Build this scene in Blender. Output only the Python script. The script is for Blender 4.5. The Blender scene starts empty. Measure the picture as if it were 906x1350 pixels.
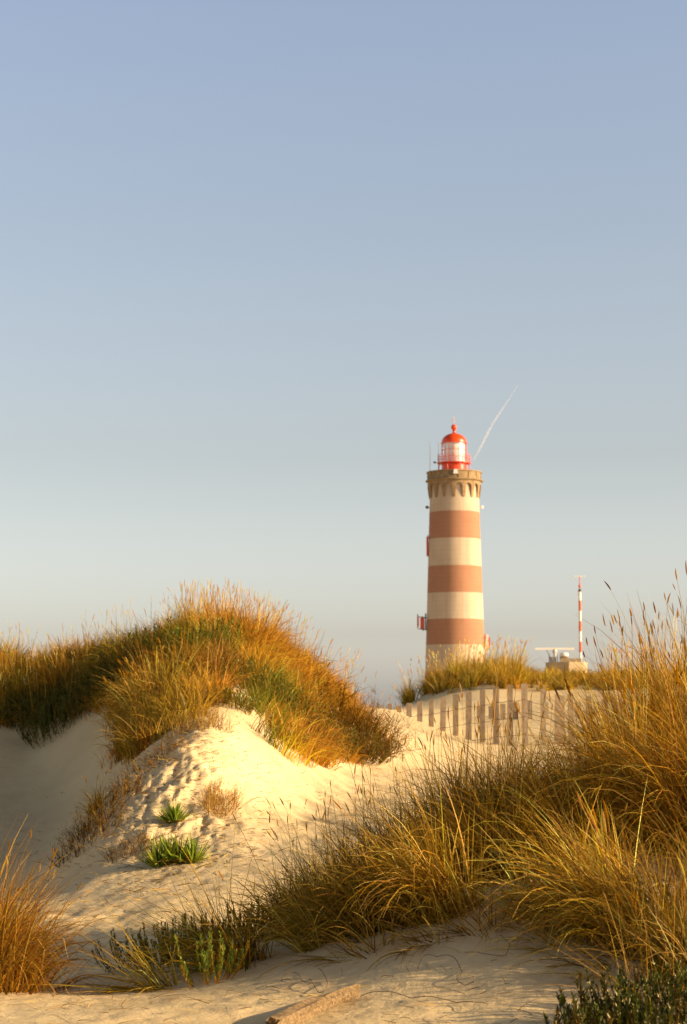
import bpy, math
import numpy as np
from math import sin, cos, pi, radians, atan, sqrt

RNG = np.random.default_rng(7)
scene = bpy.context.scene
COL = scene.collection

# ------------------------------------------------------------------ camera
F = 2625.0                      # focal length in photo pixels (70 mm on 36 mm high sensor)
TILT = atan(265.0 / F)
ct, st = cos(TILT), sin(TILT)

def P(px, py, D):
    """the point at depth D that the photo shows at (px, py)"""
    a = (px - 453.0) / F; b = (675.0 - py) / F
    x, y, z = a, ct - b * st, st + b * ct
    k = D / y
    return (x * k, D, z * k)

def project(x, y, z):
    f = y * ct + z * st; u = -y * st + z * ct
    return 453 + F * x / f, 675 - F * u / f

cam_d = bpy.data.cameras.new('camera'); cam = bpy.data.objects.new('camera', cam_d); COL.objects.link(cam)
cam.location = (0, 0, 0); cam.rotation_euler = (pi / 2 + TILT, 0, 0)
cam_d.sensor_fit = 'VERTICAL'; cam_d.sensor_height = 36; cam_d.lens = 70
cam_d.clip_start = 0.1; cam_d.clip_end = 30000
cam_d.dof.use_dof = True; cam_d.dof.focus_distance = 11.5; cam_d.dof.aperture_fstop = 7.1
scene.camera = cam
scene.view_settings.view_transform = 'Standard'; scene.view_settings.look = 'None'
scene.view_settings.gamma = 1; scene.view_settings.use_curve_mapping = False
scene.view_settings.exposure = 0.76

# ------------------------------------------------------------------ light
SUN_EL, SUN_AZ = 18.0, 104.0     # azimuth clockwise from +Y: right and a little behind the camera
w = bpy.data.worlds.new('World'); scene.world = w; w.use_nodes = True
nt = w.node_tree; nt.nodes.clear()
out = nt.nodes.new('ShaderNodeOutputWorld'); bg = nt.nodes.new('ShaderNodeBackground')
sky = nt.nodes.new('ShaderNodeTexSky'); sky.sky_type = 'NISHITA'; sky.sun_disc = False
sky.sun_elevation = radians(SUN_EL); sky.sun_rotation = radians(SUN_AZ)
sky.air_density = 1.0; sky.dust_density = 2.2; sky.ozone_density = 1.0
hs = nt.nodes.new('ShaderNodeHueSaturation'); hs.inputs['Saturation'].default_value = 0.6
mul = nt.nodes.new('ShaderNodeMix'); mul.data_type = 'RGBA'; mul.blend_type = 'MULTIPLY'
mul.inputs['Factor'].default_value = 1
SKY_TINT = (1.0, 0.93, 0.86, 1)
tcw = nt.nodes.new('ShaderNodeTexCoord'); spw = nt.nodes.new('ShaderNodeSeparateXYZ'); rw_ = nt.nodes.new('ShaderNodeValToRGB')
nt.links.new(tcw.outputs['Generated'], spw.inputs[0]); nt.links.new(spw.outputs['Z'], rw_.inputs[0])
# clearer, bluer air above and a pale warm band at the horizon
RAMP = [(0.0, (3.2, 3.4, 3.9)), (.04, (1.98, 2.05, 2.3)), (.129, (1.44, 1.47, 1.56)), (.24, (1.33, 1.44, 1.62)), (.342, (1.32, 1.49, 1.80)), (.5, (.72, .78, .92)), (1.0, (.36, .38, .44))]
el = rw_.color_ramp.elements
while len(el) < len(RAMP): el.new(0.5)
for e, (p_, c_) in zip(el, RAMP): e.position = p_; e.color = (*[k * sk / 2.5 for k, sk in zip(c_, SKY_TINT)], 1)
nt.links.new(rw_.outputs[0], mul.inputs[7])
nt.links.new(sky.outputs[0], hs.inputs['Color']); nt.links.new(hs.outputs[0], mul.inputs[6])
gain = nt.nodes.new('ShaderNodeVectorMath'); gain.operation = 'SCALE'; gain.inputs['Scale'].default_value = 2.5 * 0.0785 / 0.15
nt.links.new(mul.outputs[2], gain.inputs[0]); nt.links.new(gain.outputs[0], bg.inputs['Color']); nt.links.new(bg.outputs[0], out.inputs[0])
bg.inputs['Strength'].default_value = 0.15
sun_d = bpy.data.lights.new('sun', 'SUN'); sun = bpy.data.objects.new('sun', sun_d); COL.objects.link(sun)
sun_d.energy = 5.0; sun_d.angle = radians(0.6); sun_d.color = (1.0, 0.74, 0.43)
from mathutils import Vector
sv = Vector((sin(radians(SUN_AZ)) * cos(radians(SUN_EL)), cos(radians(SUN_AZ)) * cos(radians(SUN_EL)), sin(radians(SUN_EL))))
sun.rotation_euler = sv.to_track_quat('Z', 'Y').to_euler()

# ------------------------------------------------------------------ materials
def mat(name, base, rough=0.7, noise=0.0, nscale=5.0, bump=0.0, bscale=40.0, metal=0.0, spec=0.3, dark=None, detail=6):
    m = bpy.data.materials.new(name); m.use_nodes = True; t = m.node_tree; b = t.nodes['Principled BSDF']
    b.inputs['Roughness'].default_value = rough; b.inputs['Metallic'].default_value = metal
    b.inputs['Specular IOR Level'].default_value = spec
    b.inputs['Base Color'].default_value = (*base, 1)
    tc = t.nodes.new('ShaderNodeTexCoord')
    n = t.nodes.new('ShaderNodeTexNoise'); n.inputs['Scale'].default_value = nscale; n.inputs['Detail'].default_value = detail
    n.inputs['Roughness'].default_value = 0.65
    t.links.new(tc.outputs['Object'], n.inputs['Vector'])
    r = t.nodes.new('ShaderNodeValToRGB'); r.color_ramp.elements[0].position = 0.3; r.color_ramp.elements[1].position = 0.7
    d = dark or tuple(c * (1 - noise) for c in base)
    r.color_ramp.elements[0].color = (*d, 1); r.color_ramp.elements[1].color = (*base, 1)
    t.links.new(n.outputs['Fac'], r.inputs[0]); t.links.new(r.outputs[0], b.inputs['Base Color'])
    if bump:
        n2 = t.nodes.new('ShaderNodeTexNoise'); n2.inputs['Scale'].default_value = bscale; n2.inputs['Detail'].default_value = 4
        bm = t.nodes.new('ShaderNodeBump'); bm.inputs['Strength'].default_value = bump; bm.inputs['Distance'].default_value = 0.02
        t.links.new(tc.outputs['Object'], n2.inputs['Vector']); t.links.new(n2.outputs['Fac'], bm.inputs['Height'])
        t.links.new(bm.outputs[0], b.inputs['Normal'])
    return m

def leaf_mat(name, trans=0.35, rough=0.5, gloss=0.03):
    m = bpy.data.materials.new(name); m.use_nodes = True; t = m.node_tree; t.nodes.clear()
    o = t.nodes.new('ShaderNodeOutputMaterial'); a = t.nodes.new('ShaderNodeAttribute'); a.attribute_name = 'tint'
    d = t.nodes.new('ShaderNodeBsdfDiffuse'); tr = t.nodes.new('ShaderNodeBsdfTranslucent')
    g = t.nodes.new('ShaderNodeBsdfGlossy'); g.inputs['Roughness'].default_value = rough
    g.inputs['Color'].default_value = (1, 0.85, 0.5, 1)
    m1 = t.nodes.new('ShaderNodeMixShader'); m1.inputs[0].default_value = trans
    m2 = t.nodes.new('ShaderNodeMixShader'); m2.inputs[0].default_value = gloss
    t.links.new(a.outputs['Color'], d.inputs[0]); t.links.new(a.outputs['Color'], tr.inputs[0])
    t.links.new(d.outputs[0], m1.inputs[1]); t.links.new(tr.outputs[0], m1.inputs[2])
    t.links.new(m1.outputs[0], m2.inputs[1]); t.links.new(g.outputs[0], m2.inputs[2])
    t.links.new(m2.outputs[0], o.inputs[0])
    return m

M_grass = leaf_mat('grass_blade', 0.22)
M_seed = leaf_mat('seed_head', 0.45, gloss=0.0)
M_green = leaf_mat('fleshy_leaf', 0.25, 0.45, 0.05)
M_twig = leaf_mat('dry_twig', 0.1, gloss=0.0)

# sand
def sand_material():
    m = bpy.data.materials.new('sand'); m.use_nodes = True; t = m.node_tree; b = t.nodes['Principled BSDF']
    b.inputs['Roughness'].default_value = 0.95; b.inputs['Specular IOR Level'].default_value = 0.05
    tc = t.nodes.new('ShaderNodeTexCoord')
    def noise(scale, det=4, rough=0.6, vec=None):
        n = t.nodes.new('ShaderNodeTexNoise'); n.inputs['Scale'].default_value = scale
        n.inputs['Detail'].default_value = det; n.inputs['Roughness'].default_value = rough
        t.links.new(vec or tc.outputs['Object'], n.inputs['Vector']); return n
    big = noise(0.8); r = t.nodes.new('ShaderNodeValToRGB')
    r.color_ramp.elements[0].position = 0.3; r.color_ramp.elements[1].position = 0.72
    r.color_ramp.elements[0].color = (0.63, 0.47, 0.245, 1); r.color_ramp.elements[1].color = (0.77, 0.59, 0.325, 1)
    t.links.new(big.outputs['Fac'], r.inputs[0])
    # dark plant crumbs scattered over the sand
    sp = noise(38, 2, 0.5); sr = t.nodes.new('ShaderNodeValToRGB')
    sr.color_ramp.elements[0].position = 0.70; sr.color_ramp.elements[1].position = 0.76
    msk = noise(1.7, 3, 0.6); mr = t.nodes.new('ShaderNodeValToRGB')
    mr.color_ramp.elements[0].position = 0.48; mr.color_ramp.elements[1].position = 0.62
    mm = t.nodes.new('ShaderNodeMath'); mm.operation = 'MULTIPLY'
    t.links.new(sp.outputs['Fac'], sr.inputs[0]); t.links.new(msk.outputs['Fac'], mr.inputs[0])
    t.links.new(sr.outputs[0], mm.inputs[0]); t.links.new(mr.outputs[0], mm.inputs[1])
    m2 = t.nodes.new('ShaderNodeMath'); m2.operation = 'MULTIPLY'; m2.inputs[1].default_value = 0.7
    t.links.new(mm.outputs[0], m2.inputs[0])
    mx = t.nodes.new('ShaderNodeMix'); mx.data_type = 'RGBA'; mx.inputs[7].default_value = (0.16, 0.09, 0.04, 1)
    t.links.new(m2.outputs[0], mx.inputs[0]); t.links.new(r.outputs[0], mx.inputs[6])
    t.links.new(mx.outputs[2], b.inputs['Base Color'])
    # bumps: grains, lumps and faint wind ripples
    n1 = noise(120, 2); n2 = noise(14, 5, 0.65)
    mp = t.nodes.new('ShaderNodeMapping'); mp.inputs['Rotation'].default_value = (0, 0, -0.9); mp.inputs['Scale'].default_value = (3.0, 8.0, 3.0)
    t.links.new(tc.outputs['Object'], mp.inputs['Vector']); n3 = noise(1.6, 3, 0.5, mp.outputs[0])
    b1 = t.nodes.new('ShaderNodeBump'); b1.inputs['Strength'].default_value = 0.25; b1.inputs['Distance'].default_value = 0.006
    b2 = t.nodes.new('ShaderNodeBump'); b2.inputs['Strength'].default_value = 0.38; b2.inputs['Distance'].default_value = 0.03
    b3 = t.nodes.new('ShaderNodeBump'); b3.inputs['Strength'].default_value = 0.22; b3.inputs['Distance'].default_value = 0.03
    t.links.new(n3.outputs['Fac'], b3.inputs['Height'])
    t.links.new(n2.outputs['Fac'], b2.inputs['Height']); t.links.new(b3.outputs[0], b2.inputs['Normal'])
    t.links.new(n1.outputs['Fac'], b1.inputs['Height']); t.links.new(b2.outputs[0], b1.inputs['Normal'])
    t.links.new(b1.outputs[0], b.inputs['Normal'])
    return m
M_sand = sand_material()

# ------------------------------------------------------------------ object helpers
def tag(o, label=None, cat=None, group=None, kind=None):
    if label: o['label'] = label
    if cat: o['category'] = cat
    if group: o['group'] = group
    if kind: o['kind'] = kind
    return o

def empty(name, loc, label, cat, group=None):
    o = bpy.data.objects.new(name, None); COL.objects.link(o); o.location = loc; o.empty_display_size = 0.1
    return tag(o, label, cat, group)

def link_mesh(name, V, Fc, material, parent=None, smooth=False, tint=None, loc=None, sharp=None):
    me = bpy.data.meshes.new(name)
    V = np.asarray(V, dtype=np.float32)
    if isinstance(Fc, np.ndarray):
        nf, k = Fc.shape
        me.vertices.add(len(V)); me.vertices.foreach_set('co', V.ravel())
        me.loops.add(nf * k); me.loops.foreach_set('vertex_index', Fc.astype(np.int32).ravel())
        me.polygons.add(nf); me.polygons.foreach_set('loop_start', np.arange(0, nf * k, k, dtype=np.int32))
        me.update(calc_edges=True)
    else:
        me.from_pydata([tuple(map(float, v)) for v in V], [], [tuple(f) for f in Fc]); me.update()
    if smooth:
        me.polygons.foreach_set('use_smooth', [True] * len(me.polygons))
        if sharp: me.set_sharp_from_angle(angle=radians(sharp))
    else:
        me.polygons.foreach_set('use_smooth', [False] * len(me.polygons))
    if tint is not None:
        a = me.color_attributes.new('tint', 'FLOAT_COLOR', 'POINT')
        t4 = np.ones((len(V), 4), np.float32); t4[:, :3] = np.clip(np.asarray(tint) * 1.12, 0, .6) ** 1.12
        a.data.foreach_set('color', t4.ravel())
    for mm in (material if isinstance(material, (list, tuple)) else [material]): me.materials.append(mm)
    o = bpy.data.objects.new(name, me); COL.objects.link(o)
    if parent: o.parent = parent
    if loc is not None: o.location = loc
    return o

class MB:
    def __init__(s): s.v = []; s.f = []
    def add(s, V, Fc):
        n = len(s.v); s.v += [tuple(v) for v in V]; s.f += [tuple(i + n for i in f) for f in Fc]
    def box(s, c, size, rz=0, taper=1.0):
        hx, hy, hz = size[0] / 2, size[1] / 2, size[2] / 2
        V = []
        for z, k in ((-hz, 1), (hz, taper)):
            for x, y in ((-hx, -hy), (hx, -hy), (hx, hy), (-hx, hy)):
                x *= k; y *= k
                V.append((c[0] + x * cos(rz) - y * sin(rz), c[1] + x * sin(rz) + y * cos(rz), c[2] + z))
        s.add(V, [(3, 2, 1, 0), (4, 5, 6, 7), (0, 1, 5, 4), (1, 2, 6, 5), (2, 3, 7, 6), (3, 0, 4, 7)])
    def tube(s, a, b, r, n=8, r2=None):
        a, b = Vector(a), Vector(b); r2 = r if r2 is None else r2
        d = (b - a).normalized(); u = d.orthogonal().normalized(); w_ = d.cross(u)
        V = []
        for p, rr in ((a, r), (b, r2)):
            for i in range(n):
                t = 2 * pi * i / n; V.append(tuple(p + u * cos(t) * rr + w_ * sin(t) * rr))
        s.add(V, [(i, (i + 1) % n, n + (i + 1) % n, n + i) for i in range(n)] + [tuple(range(n - 1, -1, -1)), tuple(range(n, 2 * n))])
    def lathe(s, prof, n=48, c=(0, 0, 0)):
        V = []; Fc = []
        for r, z in prof:
            for i in range(n):
                t = 2 * pi * i / n; V.append((c[0] + r * cos(t), c[1] + r * sin(t), c[2] + z))
        for k in range(len(prof) - 1):
            for i in range(n):
                j = (i + 1) % n; Fc.append((k * n + i, k * n + j, (k + 1) * n + j, (k + 1) * n + i))
        s.add(V, Fc)
    def build(s, name, m, parent=None, smooth=False, sharp=35):
        return link_mesh(name, s.v, s.f, m, parent, smooth, sharp=sharp)

# ------------------------------------------------------------------ noise and terrain
_perm = np.random.default_rng(3).random((256, 256))
def vnoise(x, y):
    xi = np.floor(x).astype(int); yi = np.floor(y).astype(int); fx = x - xi; fy = y - yi
    fx = fx * fx * (3 - 2 * fx); fy = fy * fy * (3 - 2 * fy)
    g = lambda a, b: _perm[a & 255, b & 255]
    return (g(xi, yi) * (1 - fx) + g(xi + 1, yi) * fx) * (1 - fy) + (g(xi, yi + 1) * (1 - fx) + g(xi + 1, yi + 1) * fx) * fy
def fbm(x, y, o=4):
    s = 0; a = 1; n = 0
    for k in range(o):
        s = s + a * (vnoise(x * 2**k + 17.3 * k, y * 2**k + 5.1 * k) - 0.5); n += a; a *= 0.5
    return s / n * 2

# ground points: (photo x, photo y, depth)
GP = [
 # near foreground
 (-250,1400,7.5),(0,1345,8.3),(120,1347,8.2),(250,1347,8.2),(450,1345,8.1),(700,1340,8.0),(906,1335,7.9),(1150,1335,7.9),
 (-100,1760,4.4),(453,1760,4.4),(1000,1760,4.4),
 # front sand and the near ridge under the grass
 (-150,1290,10.2),(30,1300,10.0),(150,1312,9.3),(300,1298,9.2),(450,1283,9.1),(600,1268,8.9),(750,1245,9.0),(906,1220,9.1),(1100,1220,9.0),
 (200,1283,10.2),(300,1258,10.3),(400,1228,10.4),(500,1195,10.4),(600,1158,10.4),(700,1125,10.6),(800,1088,10.9),(906,1060,11.2),(1100,1040,11.4),
 # dip behind the ridge
 (300,1245,12.0),(400,1235,13.0),(500,1215,13.2),(600,1190,13.5),(750,1160,14),(906,1140,14.5),(1100,1130,14.5),
 # mid slope, lit
 (330,1178,14.6),(400,1135,16.0),(500,1093,17.2),(600,1070,19),(750,1050,20),(906,1040,21),(1100,1040,21),
 (400,1062,19.5),(500,1032,22),(600,1017,25),(700,1012,27),(850,1010,27),(1100,1005,27),
 (450,1005,23.5),(530,985,27),(620,995,31),(750,998,33),(900,995,33),
 # nose of the left dune
 (200,1235,12.6),(230,1190,14.2),(232,1138,16.4),(232,1094,17.6),(225,1050,18.4),(245,1010,19.0),(290,965,20.3),(330,985,20.8),(330,1060,18.6),(290,1120,16.7),
 (165,1040,18.9),(150,1100,17.6),(165,1150,16.2),
 # shaded bowl on the left
 (90,1045,23.5),(80,1110,20.5),(60,1165,17.2),(20,1085,22.5),(-60,1100,21.5),(80,1000,25),(0,1010,25.5),(120,965,25),(40,975,26.5),(-150,1000,25),
 (60,1215,14.0),(0,1230,13.2),(60,1265,11.8),(-150,1230,13),
 # upper left dune
 (0,930,27.5),(100,920,27),(200,925,24.2),(250,930,22.5),(310,915,22.8),(400,960,23.8),(450,985,24.5),(500,983,26),(-150,930,27.5),
 (0,880,29.5),(100,874,29),(200,855,28),(280,836,27.3),(340,852,27.8),(400,885,28.5),(450,925,29.5),(-150,885,29.5),
 (0,955,34),(150,950,34),(300,945,34),(420,965,34.5),(-150,955,34),
 # saddle with the fence
 (480,950,37),(530,957,38.5),(570,971,38),(620,982,37),(680,988,36.5),(760,988,37),(900,985,37),(1100,985,37),
 (490,933,47),(530,940,47),(600,954,47),(680,955,46),(760,952,46),(900,940,46),(1100,940,46),
 (400,950,46),(300,960,46),(0,965,46),
 (530,935,57),(600,922,57),(700,918,57),(800,915,57),(950,915,57),(480,937,56),(400,950,57),(200,960,57),(0,960,57),
 (540,927,64),(600,897,65),(700,893,65),(800,898,65),(950,898,65),(480,945,64),(300,955,65),(0,960,65),
 (0,965,78),(300,962,78),(500,962,78),(700,962,78),(950,962,78),(1150,962,78),
]
_g = np.array([P(*g) for g in GP])
def _uv(x, y):
    D = np.clip(y, 4.0, 80.0)
    return np.clip(453 + F * x / D, -350, 1250) / 150.0, 5.2 * np.log(D)
_cu, _cv = _uv(_g[:, 0], _g[:, 1])
def _phi(r2): return 0.5 * r2 * np.log(r2 + 1e-9)
_n = len(_g)
_K = _phi((_cu[:, None] - _cu)**2 + (_cv[:, None] - _cv)**2) + np.eye(_n) * 0.02
_Pm = np.stack([np.ones(_n), _cu, _cv], 1)
_A = np.block([[_K, _Pm], [_Pm.T, np.zeros((3, 3))]])
_sol = np.linalg.solve(_A, np.concatenate([_g[:, 2], np.zeros(3)]))

def H(x, y):
    x = np.atleast_1d(np.asarray(x, float)); y = np.atleast_1d(np.asarray(y, float))
    u, v = _uv(x, y); z = np.zeros_like(u)
    for i in range(_n): z += _sol[i] * _phi((u - _cu[i])**2 + (v - _cv[i])**2)
    z += _sol[_n] + _sol[_n + 1] * u + _sol[_n + 2] * v
    # beyond the modelled dunes: low rolling ground
    far = -2.6 + 0.5 * fbm(x * 0.03, y * 0.03, 3)
    k = np.clip((y - 68) / 20, 0, 1); k = k * k * (3 - 2 * k); z = z * (1 - k) + far * k
    s = np.abs(x) - (0.32 * np.clip(y, 6, 80) + 2); k = np.clip(s / 12, 0, 1); k = k * k * (3 - 2 * k)
    side = -1.5 + 0.9 * fbm(x * 0.09 + 4, y * 0.09, 3)
    z = z * (1 - k) + side * k * np.clip((90 - y) / 20, 0, 1) + far * k * np.clip((y - 70) / 20, 0, 1)
    # lumps
    nearD = np.clip(1 - (y - 60) / 40, 0, 1)
    z += nearD * (0.022 * fbm(x * 1.3, y * 1.3, 4) + 0.008 * fbm(x * 7, y * 7, 3))
    # eroded, root-bound nose
    px = 453 + F * x / np.maximum(y, 4)
    e = np.exp(-((px - 230) / 75)**2 - ((y - 18.3) / 1.9)**2)
    e2 = np.exp(-((px - 315) / 25)**2 - ((y - 23) / 0.8)**2)
    z += (e + 0.6 * e2) * 0.8 * (0.13 * fbm(x * 2.6 + 9, y * 1.7, 5) + 0.10 * np.abs(fbm(x * 6 + 2, y * 3.5, 5)) + 0.05 * fbm(x * 22, y * 12, 3) )
    # small rills running down the lit slope
    sl = np.exp(-((px - 420) / 130)**2 - ((y - 20) / 5)**2)
    z += sl * 0.035 * fbm((x + 0.5 * y) * 5, (y - 0.3 * x) * 1.2, 3)
    # footprints and wind scour on the lower left
    fp = np.exp(-((px - 90) / 120)**2 - ((y - 13) / 2.4)**2)
    z += fp * 0.06 * fbm(x * 3.2, y * 2.2 + 8, 3)
    return z

def ground(px, D):
    x = (px - 453) / F * D
    # depth D in world y; correct x for tilt is negligible
    return (float(x), float(D), float(H(x, D)[0]))

# one sheet of sand
def build_ground():
    s_in = np.linspace(-0.19, 0.19, 440); g = 0.19 * 1.16 ** np.arange(1, 40)
    s = np.concatenate([-g[::-1], s_in, g])
    y1 = np.array([-5.5, -4, -2, 0, 2, 3.5, 5, 6, 6.6])
    y2 = np.exp(np.linspace(np.log(7.0), np.log(80), 980)); y3 = 80 * 1.13 ** np.arange(1, 40)
    ys = np.concatenate([y1, y2, y3]); X = s[None, :] * (ys[:, None] + 6); Y = np.repeat(ys[:, None], len(s), 1)
    Z = H(X.ravel(), Y.ravel()); V = np.stack([X.ravel(), Y.ravel(), Z], 1)
    nr, nc = X.shape; idx = np.arange(nr * nc).reshape(nr, nc)
    Fc = np.stack([idx[:-1, :-1].ravel(), idx[:-1, 1:].ravel(), idx[1:, 1:].ravel(), idx[1:, :-1].ravel()], 1)
    o = link_mesh('sand_dunes', V, Fc, M_sand, smooth=True)
    tag(o, kind='structure')
build_ground()

# ------------------------------------------------------------------ plants in numpy
def lin(c): return np.array(c, float)
GOLD = lin((0.45, 0.235, 0.011)); ORANGE = lin((0.44, 0.18, 0.006)); STRAW = lin((0.60, 0.385, 0.085))
OLIVE = lin((0.20, 0.132, 0.007)); GREEN = lin((0.095, 0.12, 0.008)); BROWN = lin((0.15, 0.072, 0.012)); PALE = lin((0.62, 0.42, 0.15))
YGREEN = lin((0.29, 0.20, 0.011))

def pick(pal, n, rng, jit=0.18):
    cols = np.array([p[0] for p in pal]); wts = np.array([p[1] for p in pal], float); wts /= wts.sum()
    c = cols[rng.choice(len(pal), n, p=wts)]
    return np.clip(c * (1 + jit * rng.standard_normal((n, 1))) * (1 + 0.05 * rng.standard_normal((n, 3))), 0.01, 0.9)

def ribbons(base, az, L, tilt0, tilt1, width, col, segs=6, rng=RNG, power=1.3, tipcol=None, taper=1.0, kink=0.0):
    """curved, tapering leaf ribbons; tilt = angle from vertical at the foot and at the tip, az = bending direction"""
    n = len(base); t = np.linspace(0, 1, segs + 1); az2 = az[:, None] + 0.25 * rng.standard_normal((n, 1)) * t
    phi = tilt0[:, None] + (tilt1 - tilt0)[:, None] * t[None, :]**power
    if kink:
        kk = np.where(rng.random(n) < kink, rng.uniform(.5, 1.7, n), 0); kt = rng.uniform(.35, .75, n)
        phi = phi + kk[:, None] * np.clip((t[None, :] - kt[:, None]) * 8, 0, 1)
    dz = np.cos(phi); dh = np.sin(phi)
    step = (L / segs)[:, None]
    mx = lambda a: np.concatenate([np.zeros((n, 1)), np.cumsum(((a[:, 1:] + a[:, :-1]) / 2) * step, 1)], 1)
    X = mx(dh * np.cos(az2)); Y = mx(dh * np.sin(az2)); Z = mx(dz)
    C = np.stack([X, Y, Z], 2) + base[:, None, :]
    tw = rng.uniform(-1.2, 1.2, n)[:, None]
    side = np.stack([-np.sin(az2) * np.cos(tw) + np.cos(phi) * np.cos(az2) * np.sin(tw),
                     np.cos(az2) * np.cos(tw) + np.cos(phi) * np.sin(az2) * np.sin(tw), -np.sin(phi) * np.sin(tw)], 2)
    wd = (width[:, None] * (1 - (t[None, :]**1.7) * 0.92 * taper)) / 2
    A = C - side * wd[..., None]; B = C + side * wd[..., None]
    V = np.stack([A, B], 2).reshape(-1, 3)               # n, segs+1, 2
    k = np.arange(n)[:, None] * (segs + 1) * 2 + np.arange(segs)[None, :] * 2
    Fc = np.stack([k, k + 1, k + 3, k + 2], 2).reshape(-1, 4)
    cc = np.repeat(col[:, None, :], segs + 1, 1)
    if tipcol is not None:
        cc = cc * (1 - t[None, :, None]**1.5) + tipcol[:, None, :] * t[None, :, None]**1.5
    T = np.repeat(cc[:, :, None, :], 2, 2).reshape(-1, 3)
    return V, Fc, T, C

def heads(C, n_side, rad, frac, col, rng):
    """spindle seed heads on the last part of each stalk centre line C (n, k, 3)"""
    n = len(C); tip = C[:, -1]; pre = C[:, -2]; d = tip - pre; d /= np.linalg.norm(d, axis=1)[:, None] + 1e-9
    u = np.cross(d, np.array([0.3, 0.9, 0.1])); u /= np.linalg.norm(u, axis=1)[:, None]; v = np.cross(d, u)
    prof = np.array([(0, .25), (.15, .8), (.45, 1.0), (.75, .7), (1, .08)])
    V = []
    bend = rng.uniform(-0.10, 0.10, (n, 1)) * frac[:, None]
    for h, r in prof:
        c = tip + d * (h * frac)[:, None] + u * bend * h * h * 2
        for i in range(n_side):
            a = 2 * pi * i / n_side
            V.append(c + (u * cos(a) + v * sin(a)) * (r * rad)[:, None])
    V = np.stack(V, 1); m = len(prof) * n_side
    f = []
    for k in range(len(prof) - 1):
        for i in range(n_side):
            j = (i + 1) % n_side; f.append((k * n_side + i, k * n_side + j, (k + 1) * n_side + j, (k + 1) * n_side + i))
    Fc = (np.array(f)[None] + (np.arange(n) * m)[:, None, None]).reshape(-1, 4)
    T = np.repeat(col[:, None, :], m, 1).reshape(-1, 3)
    return V.reshape(-1, 3), Fc, T

def merge(parts):
    V = []; Fc = []; T = []; n = 0
    for v, f, t in parts:
        V.append(v); Fc.append(f + n); T.append(t); n += len(v)
    return np.concatenate(V), np.concatenate(Fc), np.concatenate(T)

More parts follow.
